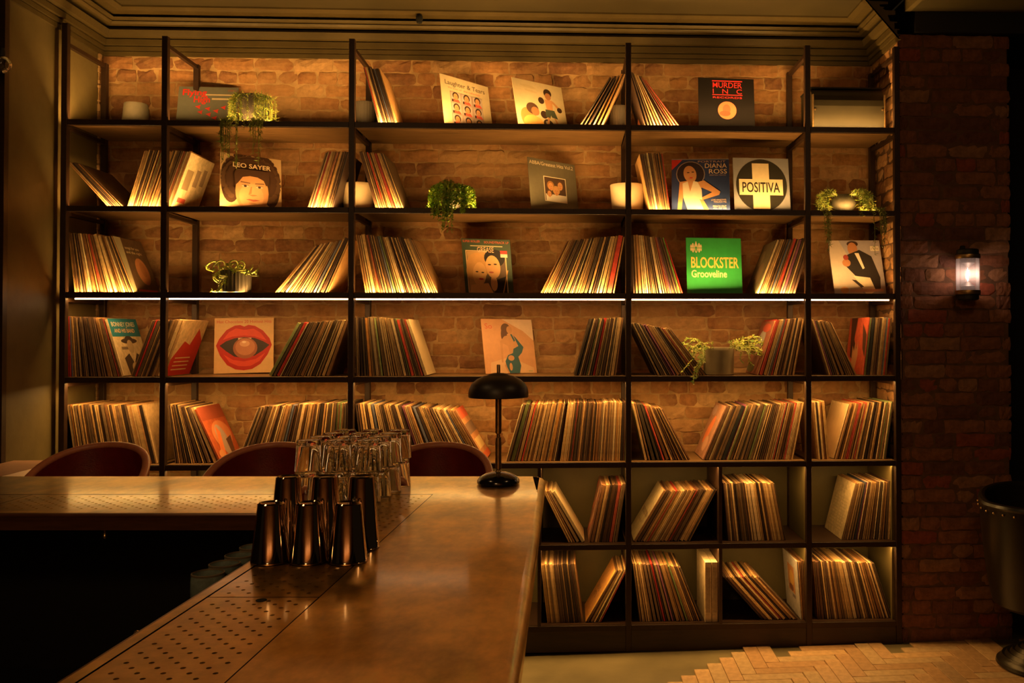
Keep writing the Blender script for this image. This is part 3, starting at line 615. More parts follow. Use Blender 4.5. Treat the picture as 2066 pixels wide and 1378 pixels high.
def block_boxes():
    for B in BLOCKS:
        yb = proj((0, YF, ztop(B['s'])))[1]
        COV.append((min(B['b0'], B['t0'])+12, max(B['b1'], B['t1'])-12, yb-100, yb))
    for f in FACES:
        xs = [p[0] for p in f['q']]; ys = [p[1] for p in f['q']]; COV.append((min(xs)+15, max(xs)-15, min(ys)+15, max(ys)))
block_boxes()
def vis_back(px, py, p):
    if p.z < ztop(4)-.02: return 0
    for a, b_, c, d in COV:
        if a < px < b_ and c < py < d: return 0
    return 1 + p.z*.01
lay(wb, (1, 0, 0), (XL, YW+.023, 0), XR-XL, zf(0), ZBR, TONES, vis_back, 300, 3)
# right reveal of the alcove and the brick pier (one wall with two faces)
XPR = at(2040, 500, YF).x; ZP = at(1900, 69, YF).z
XP0 = XR + .012
mb = MB(); mb.box(XP0, XPR-.012, YF+.012, YW+.1, zf(XP0)-.1, ZP-.004)
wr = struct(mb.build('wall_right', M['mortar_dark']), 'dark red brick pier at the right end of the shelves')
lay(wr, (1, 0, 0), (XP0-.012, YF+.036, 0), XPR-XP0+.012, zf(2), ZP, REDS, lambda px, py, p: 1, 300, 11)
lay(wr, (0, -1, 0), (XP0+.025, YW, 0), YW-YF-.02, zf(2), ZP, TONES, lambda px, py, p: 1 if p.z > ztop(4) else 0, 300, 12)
struct(boxobj('wall_far', M['void'], None, XPR-.05, 4.3, YF+.6, YF+.7, -.2, 3.6), 'black unlit opening to the right of the pier')  # near-black sheet; the darkness beyond the pier is painted
# plaster ridge at the left edge of the brickwork
rg = MB(); rnd = random.Random(5); z = ZBR
while z > ztop(4):
    h = rnd.uniform(.012, .03); s = rnd.uniform(.006, .016)
    rg.box(XL, XL+s, YW-.045-s, YW-.03, z-h, z, bev=.003); z -= h*.9
o = rg.build('plaster_ridge', M['mortar'], lw); o['label'] = 'broken plaster edge beside the bricks'; o['kind'] = 'stuff'
# ================================================================= SHELVING
unit = empty('shelving_unit', (0, YF, 0), 'wall-wide shelving with blackened steel frame, wooden boards and lower cubbies full of records', 'shelving')
def U(name, m, *a, bev=0, label=None):
    b = MB(); b.box(*a, bev=bev); o = b.build(name, m, unit, label=label); o.matrix_parent_inverse = Matrix.Translation((0, -YF, 0)); return o
T = .015
ZL = zf(0)+.002
for i, x in enumerate(XS):
    U('post', M['steel'], x-T, x+T, YF-.002, YF+.03, zf(x)+.002, ZTOP + (.06 if i == 0 else 0)*1, bev=.002)
    U('post', M['steel'], x-T, x+T, YB-.02, YB+.01, zf(x)+.002, ZTOP-.03, bev=.002)
    U('top_tie', M['steel'], x-.01, x+.01, YF+.03, YB-.02, ZTOP-.055, ZTOP-.035)
    for k in range(4): U('side_tie', M['steel'], x-.01, x+.01, YF+.03, YB-.02, ZS[k]-.035, ZS[k]-.016)
SP = [(XS[i]+T, XS[i+1]-T) for i in range(5)]
LEDP = 8.0
def led(x0, x1, y, z, up, p):
    """LED strip: aluminium channel with the light itself"""
    b = MB(); b.box(x0, x1, y-(.009 if up else .006), y+(.009 if up else .006), z-.003, z+.003); o = b.build('led_channel', M['brass'], unit); o.matrix_parent_inverse = Matrix.Translation((0, -YF, 0))
    rx = R(180-28) if up else R(18)
    a = area('led_strip', ((x0+x1)/2, y, z+(.0045 if up else -.0045)), (rx, 0, 0), x1-x0-.01, .008, p*(x1-x0))
    a.rotation_euler = (R(180-45) if up else R(3), 0, 0)
    return a
for s in range(7):
    z = ZS[s]
    for i, (x0, x1) in enumerate(SP):
        if s >= 5 and i < 2: continue
        thick = .018 if s < 4 else .019
        U('rail', M['steel'], x0, x1, YF, YF+.022, z-(T if s < 4 else thick), z+(T if s < 4 else .0095), bev=.0015)
        zt = ztop(s)
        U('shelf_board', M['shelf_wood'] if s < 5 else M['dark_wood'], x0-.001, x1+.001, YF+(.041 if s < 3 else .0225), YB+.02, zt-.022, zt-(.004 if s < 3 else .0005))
        if s < 3: led(x0+.004, x1-.004, YF+.0315, zt-.015, True, LEDP*(2.4 if s == 0 else 1.35))
        if 2 <= s <= 5 and (s < 4 or i >= 2 or s == 4): led(x0+.004, x1-.004, YF+.031, zt-.026, False, LEDP*(.85 if s < 4 else .55))
        if s == 2:
            b = MB(); b.box(x0+.004+(.03 if i == 0 else 0), x1-.004-(.02 if i == 4 else 0), YF+.024, YF+.030, z-.0225 - (.004 if s == 4 else 0), z-.0155 - (.004 if s == 4 else 0)); o = b.build('led_diffuser', M['led'], unit, label='glowing strip under the board'); o.matrix_parent_inverse = Matrix.Translation((0, -YF, 0))
# cubby dividers, backs and the plinth
XD = [at(x, 1100, YF).x for x in (1088, 1270, 1454, 1632, 1814)]
zb0, zb1 = ZS[6]-.01, ztop(4)-.022
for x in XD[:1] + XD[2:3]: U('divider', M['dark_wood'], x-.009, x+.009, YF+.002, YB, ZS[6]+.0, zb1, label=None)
for x in (XD[1], XD[3]): U('divider', M['olive_dark'], x-.008, x+.008, YF+.032, YB-.022, ZS[6]+.01, zb1)
U('divider', M['olive_dark'], XS[5]-.028, XS[5]-.0155, YF+.03, YB, ZS[6]+.01, zb1)
U('back_panel', M['olive_dark'], XS[1], XS[5], YB+.021, YB+.033, zf(XS[1])+.01, zb1+.02)
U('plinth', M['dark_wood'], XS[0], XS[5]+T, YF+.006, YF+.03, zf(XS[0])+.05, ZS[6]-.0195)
U('kick_board', M['void'], XS[0], XS[5]+T, YF+.04, YF+.055, zf(XS[0])+.004, ZS[6]-.03)  # near-black board; shade of the gap above the floor is its colour

# ================================================================= RECORDS: build
def spine_col(B, i, n, rnd):
    acc = B.get('acc', {})
    for k, v in acc.items():
        if (k if k >= 0 else n+k) == i: return v
    if rnd.random() < .06: return rnd.choice(ACC)
    c = rnd.choice(SPINES); k = rnd.uniform(.75, 1.15)
    if B.get('dark'): k *= .6  # fourth-shelf spines darkened in colour for the weak grazing light there
    return tuple(min(q*k*f_, .85) for q, f_ in zip(c, (1.02, .9, .78)))
rest = MB(); nind = 0; nrest = 0
def side_print(parent, key, side, th):
    o = print_mesh(key, 'cover_print'); o.parent = parent
    # print faces -Y in its own frame, u from -SL/2..SL/2
    if side == 'R': o.location = (th/2, SL/2, 0); o.rotation_euler = (0, 0, R(90))
    else: o.location = (-th/2, SL/2, 0); o.rotation_euler = (0, 0, R(-90))
    return o
ENDLAB = {'blockpage': 'cream sleeve with dark printed blocks', 'plain_dark': 'plain dark sleeve', 'plain_cream': 'plain cream sleeve', 'oval': 'brown sleeve with an oval portrait',
 'mottled': 'dark mottled sleeve', 'blueheader': 'blue-headed sleeve with a man in a hat', 'redcream': 'red and cream sleeve', 'concert': 'brown and red sleeve with a crowded picture', 'redhand': 'red and black sleeve with a hand',
 'sunset': 'red and orange pictorial sleeve', 'strip': 'orange sleeve with red bands', 'coral': 'dusky sleeve with a coral figure', 'collage': 'dark red sleeve with small pictures', 'textcream': 'cream sleeve with dark capitals',
 'textpage': 'cream sleeve with two printed columns', 'orange': 'orange sleeve with dark lettering', 'picture': 'pale grey sleeve with an orange picture'}
for bi, B in enumerate(BLOCKS):
    s = B['s']; rnd = random.Random(100+bi); z = ztop(s); ym = proj((0, YF, z))[1] - 50
    dy = B.get('dy', 116)
    yfr = YF + (.052 if s < 3 else .040) - (.034 if s >= 5 else 0)+ (0 if s < 5 else .0)
    yfr = YF + {0: .05, 1: .05, 2: .05, 3: .055, 4: .06, 5: .05, 6: .05}[s]
    X0, X1 = at(B['b0'], ym+50, yfr).x, at(B['b1'], ym+50, yfr).x
    a0 = math.atan2(B['t0']-B['b0'], dy); a1 = math.atan2(B['t1']-B['b1'], dy)
    wb_ = X1-X0; wt = wb_ + SL*(math.sin(a1)-math.sin(a0)); am = (a0+a1)/2
    room = min(wb_, wt)*math.cos(max(abs(a0), abs(a1))) if not B.get('n') else None
    ths = []
    if B.get('n'):
        n = B['n']; avail = max(min(wb_, wt), .4*max(wb_, wt))*math.cos(max(abs(a0), abs(a1)))
        ths = [min(B['th'], avail/n)*rnd.uniform(.8, 1.15) for _ in range(n)]
        for k, v in B.get('thick', {}).items(): ths[k] = v*.8
    else:
        tot = 0
        while tot < room*.98:
            t = B['th']*rnd.choice((.45, .6, .8, 1, 1.2, 1.8))*rnd.uniform(.85, 1.15); ths.append(t); tot += t
        for k, v in B.get('thick', {}).items(): ths[k] = v
        sc = room*.985/sum(ths); ths = [t*sc for t in ths]
    n = len(ths); tot = sum(ths); acc_ = 0
    for i, th in enumerate(ths):
        f = (acc_ + th/2)/tot; acc_ += th
        a = a0 + (a1-a0)*f
        x = X0 + wb_*f + (0)
        # pivot: the lower corner that carries a leaning sleeve
        lift = abs(math.sin(a))*th/2
        hj = rnd.uniform(-.0, .0015); yj = rnd.choice([0, 0, 0, rnd.uniform(0, .012)]) if s < 5 else rnd.uniform(0, .004)
        tw = 0
        m = Matrix.Translation((x, yfr + yj, z + lift + .0004)) @ Matrix.Rotation(a, 4, 'Y')
        col = spine_col(B, i, n, rnd)
        hh = SL - rnd.choice([0, .001, .002, .003, .005, .007])
        edge = tuple(min(q*1.2+f_, .85) for q, f_ in zip(col, (.05, .035, .015))) if rnd.random() < .6 else None
        key = B.get('L') if i == 0 else (B.get('R') if i == n-1 else None)
        if key or B.get('ind'):
            nind += 1
            if key: col = ART[key][0]
            tk = th*rnd.choice((.85, .93, .97)) if not key else th*.92
            o = sleeve_mb(tk, col, hh, SL, edge=edge).build('record_sleeve', M['record']); o.matrix_world = m
            if key:
                o['label'] = '%s on the %s' % (ENDLAB[key], B['name'].split(',')[0])
                side_print(o, key, 'L' if i == 0 else 'R', th*.97)
                o['category'] = 'record'
            else:
                tag(o, 'thin record sleeve %s the %s' % ('in' if 'cubby' in B['name'] else 'on', B['name']), 'record', 'records, %s' % B['name'])
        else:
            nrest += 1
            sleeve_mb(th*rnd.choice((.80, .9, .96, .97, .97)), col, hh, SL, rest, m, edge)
o = rest.build('record_sleeves', M['record']); tag(o, 'rows of record sleeves filling the five long shelves', 'records', kind='stuff')
print('records: individual', nind, 'merged', nrest)
# two white box sets
for k, (a, b_) in enumerate(((1422.5, 1435.5), (1436.5, 1448))):
    x0, x1 = at(a, 1200, YF+.03).x, at(b_, 1200, YF+.03).x
    e = empty('record_box', ((x0+x1)/2, YF+.03, ztop(6)+.0004), ('left' if k == 0 else 'right') + 'most of two thick cream record boxes upright in the second lower cubby', 'record box', 'cream record boxes')
    b = MB(); w = (x1-x0)/2; b.box(-w, w, 0, .315, 0, .318, (.70, .52, .30), bev=.001); b.build('case', M['record'], e)
    b = MB(); b.box(-w*.7, w*.7, -.0006, .0004, .05, .29, (.45, .33, .2)); b.build('spine_label', M['record'], e)

# ---- face-on sleeves: find the pose whose projection meets the outline seen
def pose(par, zs):
    X, Y, yaw, lean, roll = par
    rot = Matrix.Rotation(yaw, 3, 'Z') @ Matrix.Rotation(-lean, 3, 'X') @ Matrix.Rotation(roll, 3, 'Y')
    cs = [rot @ Vector(c) for c in ((-SL/2, 0, SL), (SL/2, 0, SL), (SL/2, 0, 0), (-SL/2, 0, 0), (-SL/2, .003, 0), (SL/2, .003, 0))]
    dz = zs - min(c.z for c in cs)
    return rot, Vector((X, Y, dz)), [c + Vector((X, Y, dz)) for c in cs]
def resid(par, fq, zs):
    rot, loc, cs = pose(par, zs); P2 = [proj(c) for c in cs[:4]]; q = fq
    r = [P2[0][0]-q[0][0], P2[0][1]-q[0][1], P2[1][0]-q[1][0], P2[1][1]-q[1][1]]
    for a, b_, t in ((0, 3, q[3]), (1, 2, q[2])):
        ax, ay = P2[a]; bx, by = P2[b_]; d = math.hypot(bx-ax, by-ay); r.append(((bx-ax)*(t[1]-ay)-(by-ay)*(t[0]-ax))/d)
    ys = [c.y for c in cs]
    r += [max(0, YF+.045-min(ys))*900, max(0, max(ys)-(YB+.035))*900, par[2]*6, par[4]*6, par[3]*1.5]
    return np.array(r)
for f in FACES:
    q = f['q']; zs = ztop(f['s'])+.0006
    c = at((q[2][0]+q[3][0])/2, q[2][1], YF+.2)
    best = None
    for y0, l0, yw0 in ((.12, .3, 0), (.2, .15, .25), (.2, .4, -.25)):
        p = np.array([c.x, YF+y0, yw0, l0, 0.0])
        lam = 1e-2; r = resid(p, q, zs)
        for it in range(60):
            J = np.array([(resid(p + np.eye(5)[k]*1e-5, q, zs)-r)/1e-5 for k in range(5)]).T
            dp = np.linalg.solve(J.T@J + lam*np.diag(np.diag(J.T@J)+1e-6), -J.T@r)
            r2 = resid(p+dp, q, zs)
            if r2@r2 < r@r: p, r, lam = p+dp, r2, lam*.5
            else: lam *= 4
        if best is None or r@r < best[0]: best = (r@r, p)
    rot, loc, cs = pose(best[1], zs)
    print('face', f['key'], 'err', round(best[0], 1), 'Y', round(best[1][1]-YF, 3), 'yaw/lean/roll', [round(math.degrees(v)) for v in best[1][2:]])
    e = empty('record_sleeve', (0, 0, 0), f['label'], 'record')
    e.matrix_world = Matrix.Translation(loc) @ rot.to_4x4()
    th = .0035; b = MB(); b.box(-SL/2, SL/2, 0, th, 0, SL, ART[f['key']][0], bev=.0008); b.build('sleeve', M['print'], e)
    o = print_mesh(f['key']); o.parent = e
# ================================================================= PLANTS AND POTS
def pot(name, px, s, dY, r0, r1, h, m, label, cat='pot', ribs=0, plant=False, flip=False, group=None, bulge=0):
    p = at(px, proj((0, YF, ztop(s)))[1], YF+dY); e = empty(name, (p.x, YF+dY, ztop(s)+.0005), label, cat, group)
    t = .006
    pr = [(0, 0), (r0*.94, 0), (r0, .004)]
    for k in range(1, 9):
        q = k/8; pr.append((r0+(r1-r0)*q + bulge*math.sin(q*math.pi), .004+(h-.006)*q))
    pr += [(r1-.001, h), (r1-t, h-.001)]
    top = h-.014
    for k in range(4): pr.append((r1-t-(.001*k), h-.004-k*.004))
    pr.append((0, top))
    rad = (lambda a, i: 1+.018*math.sin(a*ribs) if 2 < i < 11 else 1) if ribs else None
    mb = MB(); mb.lathe(pr, ribs*4 if ribs else 32, rad=rad); body = mb.build('pot_body', m, e)
    if flip: body.rotation_euler = (R(180), 0, 0); body.location = (0, 0, h)
    if plant:
        mb = MB(); mb.lathe([(0, top+.004), (r1*.85, top+.003), (r1-t, top+.001)], 20); mb.build('soil', M['soil'], e)
    return e, h
def leaf(mb, p, d, up, ln, wd, col):
    d = d.normalized(); s = d.cross(up);  s = s.normalized() if s.length > .01 else Vector((1, 0, 0)); n = s.cross(d)
    v = [p, p+d*ln*.4+s*wd*.5+n*ln*.06, p+d*ln, p+d*ln*.4-s*wd*.5+n*ln*.06, p+d*ln*.45-n*ln*.03]
    mb.add(v, [(0, 1, 4), (1, 2, 4), (2, 3, 4), (3, 0, 4)], col)
G1 = [(.20, .30, .04), (.28, .38, .05), (.13, .22, .03), (.36, .42, .08)]
rv = lambda r_, a: Vector((r_.uniform(-a, a), r_.uniform(-a, a), r_.uniform(-a, a)))
def trailing(e, h, rr, n, lens, leafs, stem_r, seed, lift=.03, dirs=None, colr=G1, curl=0, gap=.012, stiff=.35, grav=1, name='foliage'):
    rnd = random.Random(seed); stems = MB(); mb = MB()
    for k in range(n):
        a = rnd.uniform(0, 2*math.pi) if dirs is None else R(rnd.choice(dirs)+rnd.uniform(-14, 14))
        L = rnd.uniform(*lens) if not callable(lens) else lens(rnd)
        p = Vector((math.cos(a)*rr*.4, math.sin(a)*rr*.4, h-.01)); v = Vector((math.cos(a)*stiff, math.sin(a)*stiff, 1*lift/.03*.6))
        pts = [p.copy()]; st = .008; d = v.normalized(); d0 = Vector((math.cos(a), math.sin(a), 0))
        ph = rnd.uniform(0, 6)
        for q in range(int(L/st)):
            out = Vector((p.x, p.y, 0)).length > rr*1.05
            g_ = (.22 if out else .10)*grav
            if p.z > h-.002 and not out: d += d0*.12
            if curl: d += Vector((math.cos(ph+q*.35)*curl, math.sin(ph+q*.5)*curl*.6, math.sin(ph+q*.42)*curl)) + d0*.06
            d.z -= g_*(1 if not curl else .35); d.normalize(); np_ = p + d*st
            rad_ = Vector((np_.x, np_.y, 0)).length
            if np_.z < h and rad_ < rr*1.02:
                k_ = rr*1.03/max(rad_, 1e-4); np_.x *= k_; np_.y *= k_
            if np_.z < .004 and np_.y > -(e['lip'] if 'lip' in e else .1):
                np_.z = .004; d.z = 0; d.y -= .3; d.normalize()
            if np_.y > e.get('back', .15): np_.y = e.get('back', .15)
            p = np_; pts.append(p.copy())
        if len(pts) < 3: continue
        stems.tube(pts, stem_r, 4, colr[-1])
        acc = 0
        for i in range(1, len(pts)):
            acc += st
            while acc > gap:
                acc -= gap; c = rnd.choice(colr); sc = rnd.uniform(.7, 1.2)
                leaf(mb, pts[i], (pts[i]-pts[i-1])*30+rv(rnd, .5)+Vector((0, -.1, 0)), Vector((rnd.uniform(-.4, .4), -.6, .6)), leafs[0]*sc, leafs[1]*sc, tuple(q*rnd.uniform(.75, 1.25) for q in c))
    o = stems.build('stems', M['leaf'], e)
    o = mb.build(name, M['leaf'], e); o['kind'] = 'stuff'
    return e
dirsF = [200, 215, 240, 265, 290, 315, 335, 350, 0, 180]
e, h = pot('hanging_plant', 513, 0, .15, .066, .082, .165, M['black_pot'], 'thin-leaved hanging plant in a grey ribbed pot on the top shelf', 'plant', ribs=26, plant=True)
e['lip'] = .155; e['back'] = .09
trailing(e, h, .086, 46, (.20, .34), (.024, .0035), .0010, 21, dirs=[188, 200, 205, 210, 225, 290, 300, 310, 330, 345, 262], gap=.010, stiff=.25, lift=.008, grav=2.6, colr=[(.34, .36, .05), (.42, .40, .07), (.22, .26, .04)])
trailing(e, h, .086, 20, (.36, .52), (.026, .005), .0015, 22, dirs=[205, 212, 218, 300, 325, 250], gap=.014, stiff=.25, lift=.008, grav=2.6, colr=[(.26, .30, .05), (.34, .36, .07), (.2, .25, .04)])
e, h = pot('ivy_plant', 912, 1, .11, .05, .066, .125, M['black_pot'], 'bushy bright green trailing plant in the middle of the second shelf', 'plant', plant=True)
e['lip'] = .105; e['back'] = .09
trailing(e, h, .066, 110, (.13, .24), (.019, .016), .0011, 23, lift=.04, stiff=.8, grav=1.7, gap=.008, colr=[(.26, .42, .04), (.38, .55, .06), (.16, .28, .03), (.50, .62, .10)], dirs=list(range(150, 395, 10)))
trailing(e, h, .066, 7, (.28, .36), (.016, .011), .0012, 24, dirs=[255, 268, 280], gap=.011, colr=[(.18, .28, .03), (.26, .36, .05)])
e, h = pot('curly_plant', 474, 2, .10, .080, .082, .118, M['black_pot'], 'curling yellow-green plant in a black ribbed pot on the third shelf', 'plant', ribs=30, plant=True)
e['back'] = .1
trailing(e, h, .06, 15, (.15, .24), (.016, .009), .0042, 25, lift=.035, curl=.30, gap=.010, stiff=1.0, colr=[(.42, .48, .06), (.32, .42, .05), (.5, .52, .1)], dirs=[180, 190, 200, 350, 345, 0, 270, 225, 315])
e, h = pot('curly_plant', 1450, 3, .13, .082, .085, .150, M['pale_pot'], 'curling yellow-green plant in a grey pot on the fourth shelf', 'plant', plant=True)
e['back'] = .08
trailing(e, h, .088, 34, (.16, .30), (.018, .011), .0024, 26, lift=.035, curl=.18, gap=.008, stiff=.8, colr=[(.38, .42, .06), (.28, .36, .05), (.46, .46, .09)], dirs=[180, 195, 210, 350, 340, 0, 230, 310, 160, 20])
e, h = pot('fern_plant', 1701, 1, .15, .045, .050, .105, M['dark_grey_pot'], 'fine-leaved trailing plant in a rounded grey pot at the right of the second shelf', 'plant', plant=True, bulge=.022)
e['lip'] = .155; e['back'] = .09
trailing(e, h, .070, 70, (.15, .26), (.030, .004), .0010, 27, lift=.05, stiff=.6, gap=.009, colr=[(.30, .34, .05), (.38, .38, .06), (.2, .25, .03)], dirs=[190, 205, 215, 330, 340, 350, 0, 315, 10, 300, 170], grav=1.4)
trailing(e, h, .070, 20, (.40, .52), (.026, .004), .0012, 28, dirs=[205, 212, 320, 335, 345], gap=.013, colr=[(.14, .17, .03), (.2, .22, .04)])
pot('plant_pot', 274, 0, .28, .074, .060, .150, M['dark_grey_pot'], 'small dark grey upturned pot at the far left of the top shelf')
pot('plant_pot', 724, 1, .24, .078, .092, .16, M['cream_pot'], 'cream tapered pot behind the third post on the second shelf')
pot('plant_pot', 1266, 1, .24, .084, .098, .165, M['cream_pot'], 'cream tapered pot behind the fourth post on the second shelf')
pot('plant_pot', 737, 0, .28, .055, .058, .17, M['black_pot'], 'black ribbed pot behind records near the third post, top shelf', ribs=24)
pot('plant_pot', 1249, 0, .24, .050, .052, .155, M['black_pot'], 'black ribbed pot left of the fourth post on the top shelf', ribs=24)
pot('plant_pot', 1304, 0, .25, .05, .046, .15, M['leather_rim'], 'pinkish pot behind the leaning records right of the fourth post')
# dark metal case with a curved front
YC = YF+.10; x0, x1 = at(1640, 250, YC).x, at(1786, 250, YC).x; z = ztop(0)+.0005; HM = at(1716, 172, YC).z - z
e = empty('metal_case', ((x0+x1)/2, YC, z), 'dark metal case with a curved front at the right end of the top shelf', 'case')
wd = (x1-x0)/2; mb = MB(); vs = []; fs = []
prof2 = [(.004, 0), (.001, .04), (0, .09), (.001, .14), (.010, HM-.08), (.022, HM-.052), (.040, HM-.028), (.063, HM-.011), (.09, HM), (.25, HM), (.25, 0)]
for sx in (-1, 1):
    for y, zz in prof2: vs.append((sx*(wd-.004*(1-zz/HM)), y, zz))
n = len(prof2); fs = [(i, i+n, (i+1) % n+n, (i+1) % n) for i in range(n)] + [tuple(range(n)), tuple(range(2*n-1, n-1, -1))]
mb.add(vs, fs); mb.build('case_body', M['metal_case'], e)
mb = MB(); mb.box(-wd-.004, wd+.004, .060, .256, HM-.006, HM+.006, bev=.004); mb.build('lid', M['black'], e)
for sx in (-1, 1):
    mb = MB(); mb.lathe([(0, .006), (.006, .005), (.007, 0)], 10, mtx=Matrix.Translation((sx*(wd-.014), .002, .12)) @ Matrix.Rotation(R(-90), 4, 'X') @ Matrix.Rotation(R(180), 4, 'X')); mb.build('bolt', M['stud'], e)
    mb = MB(); mb.box(sx*(wd-.002)-.004, sx*(wd-.002)+.004, -.003, .012, 0, HM-.05, bev=.002); mb.build('edge_strip', M['brass'], e)

# ================================================================= BAR
bar = empty('bar_counter', (0, 0, 0), 'L-shaped bar counter with an aged brass top and perforated drip trays', 'bar counter', rz=-TH)
VF, VT1, VT0, VN = 3.53, 3.124, 2.836, 2.79          # far edge, tray edges, near edge of the far wing
UL, UT0, UT1 = -.878, -.842, -.607                    # near wing: left edge, tray edges
UE = -3.1; V0 = .75
def ur(v): return -.145 - (v-1.43)*.047               # right edge, slightly askew
gp = .0018; TK = .052
mb = MB()
def quadz(pts, z=ZC): mb.add([(u, v, z) for u, v in pts], [tuple(range(len(pts)))])
bz = .022
# far strip, near rim, right field (top skin)
quadz([(UE, VT1+gp), (UT1+gp, VT1+gp), (ur(VT1)-bz, VT1+gp), (ur(VF)-bz-.03, VF-.012), (UE, VF-.012)])
quadz([(UT1+gp, V0), (ur(V0)-bz, V0), (ur(VT1)-bz, VT1+gp), (UT1+gp, VT1+gp)])
quadz([(UE, VN+.01), (UL+.01, VN+.01), (UT0-gp, VT0-gp), (UE, VT0-gp)])
quadz([(UL+.01, V0), (UT0-gp, V0), (UT0-gp, VT0-gp), (UL+.01, VN+.01)])
# rolled edge swept round the outside
out = [(UE, VF, 0, 1), (ur(VF)-.06, VF, 0, 1), (ur(VF)-.02, VF-.012, .7, .7), (ur(VF)-.002, VF-.045, 1, 0), (ur(2.4), 2.4, 1, 0), (ur(V0), V0, 1, 0)]
mb2 = MB(); vs = []; na = 9
for (u, v, nu, nv) in out:
    r_ = bz if nu > .5 else .012
    for k in range(na):
        a = R(90)*k/(na-1)
        q = math.sin(a)*r_ - r_; hh = r_*math.cos(a) - r_
        vs.append((u+nu*q, v+nv*q, ZC+hh))
    vs.append((u, v, ZC-TK)); vs.append((u-nu*.03, v-nv*.03, ZC-TK))
n = na+2; fs = [(i*n+j, i*n+j+1, (i+1)*n+j+1, (i+1)*n+j) for i in range(len(out)-1) for j in range(n-1)]
mb2.add(vs, fs, smooth=False); mb2.sm = [True]*len(mb2.f)
top = mb.build('counter_top', M['zinc'], bar)
mb2.build('rolled_edge', M['zinc'], bar)
mb = MB()                                             # inner edge on the bartender's side
inn = [(UE, VN, 0, -1), (UL, VN, -.7, -.7), (UL, V0, -1, 0)]
vs = []
for i, (u, v, nu, nv) in enumerate(inn):
    for du, dz in ((-.010, 0), (-.004, -.001), (0, -.005), (0, -.010), (-.004, -.012), (-.004, -TK), (-.03, -TK)):
        k = 1.0 if i != 1 else 1.414
        vs.append((u+nu*du*k, v+nv*du*k, ZC+dz))
n = 7; fs = [(i*n+j, (i+1)*n+j, (i+1)*n+j+1, i*n+j+1) for i in range(2) for j in range(n-1)]
mb.add(vs, fs); mb.build('inner_edge', M['counter_edge'], bar)
boxobj('top_core', M['black'], bar, UE, UL-.0, VN+.02, VF-.02, ZC-TK+.001, ZC-.008)
b = MB(); b.add([(UL+.02, V0, ZC-.008), (ur(V0)-.03, V0, ZC-.008), (ur(VF)-.05, VF-.02, ZC-.008), (UL+.02, VF-.02, ZC-.008),
                 (UL+.02, V0, ZC-TK+.001), (ur(V0)-.03, V0, ZC-TK+.001), (ur(VF)-.05, VF-.02, ZC-TK+.001), (UL+.02, VF-.02, ZC-TK+.001)],
      [(0, 1, 2, 3), (7, 6, 5, 4), (0, 4, 5, 1), (1, 5, 6, 2), (2, 6, 7, 3), (3, 7, 4, 0)])
b.build('top_core', M['black'], bar)
def tray(name, u0, u1, v0, v1, along_v, mitre=None):
    """perforated plate: every cell a square with a round hole and its wall"""
    mb = MB(); P1 = .0425; P2 = .0235; hr = .0046
    A, Bn = (u1-u0, v1-v0) if along_v else (v1-v0, u1-u0)   # A across, Bn along
    def to(a, b_, z): return ((u0+a, v0+b_, z) if along_v else (u0+b_, v0+a, z))
    rim = .006; zt = ZC-.0008
    na_ = int((A-2*rim)/P1); nb = int((Bn-2*rim)/P2); m0 = (A-na_*P1)/2; m1 = (Bn-nb*P2)/2
    fl = 1 if along_v else -1
    def F4(p, q, r_, s_): mb.add([p, q, r_, s_] if fl > 0 else [s_, r_, q, p], [(0, 1, 2, 3)])
    for (a0, a1, b0, b1) in ((0, A, 0, m1), (0, A, Bn-m1, Bn)): F4(to(a0, b0, zt), to(a1, b0, zt), to(a1, b1, zt), to(a0, b1, zt))
    for j in range(nb):
        b0 = m1+j*P2; b1 = b0+P2; off = (P1/2 if j % 2 else 0); cells = []
        x = m0 + off
        F4(to(0, b0, zt), to(x, b0, zt), to(x, b1, zt), to(0, b1, zt))
        cnt = na_ - (1 if j % 2 else 0)
        for i in range(cnt):
            c = (x+P1/2, (b0+b1)/2); ring = []; N = 12
            for k in range(N):
                t = 2*math.pi*k/N; ring.append((c[0]+hr*math.cos(t), c[1]+hr*math.sin(t)))
            sq = []
            for k in range(N):
                t = 2*math.pi*k/N; dx, dy_ = math.cos(t), math.sin(t)
                s_ = min((P1/2)/abs(dx) if abs(dx) > 1e-6 else 1e9, (P2/2)/abs(dy_) if abs(dy_) > 1e-6 else 1e9)
                sq.append((c[0]+dx*s_, c[1]+dy_*s_))
            corners = {1: None}
            vs = [to(p[0], p[1], zt) for p in ring] + [to(p[0], p[1], zt) for p in sq] + [to(p[0], p[1], zt-.004) for p in ring]
            fs = []
            for k in range(N):
                k2 = (k+1) % N; f_ = [k, N+k, N+k2, k2]
                # add the square's corner where the outline turns
                p_, q_ = sq[k], sq[k2]
                onx = abs(abs(p_[0]-c[0])-P1/2) < 1e-6; ony = abs(abs(q_[1]-c[1])-P2/2) < 1e-6
                onx2 = abs(abs(q_[0]-c[0])-P1/2) < 1e-6; ony2 = abs(abs(p_[1]-c[1])-P2/2) < 1e-6
                if (onx and not onx2) or (onx2 and not onx):
                    cxn = c[0]+math.copysign(P1/2, (p_ if onx else q_)[0]-c[0]); cyn = c[1]+math.copysign(P2/2, (q_ if onx else p_)[1]-c[1])
                    vs.append(to(cxn, cyn, zt)); f_ = [k, N+k, len(vs)-1, N+k2, k2]
                fs.append(f_ if fl > 0 else f_[::-1])
                w = [k, k2, 2*N+k2, 2*N+k]; fs.append(w if fl > 0 else w[::-1])
            mb.add(vs, fs); x += P1
        F4(to(x, b0, zt), to(A, b0, zt), to(A, b1, zt), to(x, b1, zt))
    o = mb.build(name, M['zinc_plate'], bar); return o
VS = 1.908                                            # seam between the tray sections of the near wing
tray('drip_tray', UT0+gp, UT1-gp, V0, VS-gp, True)
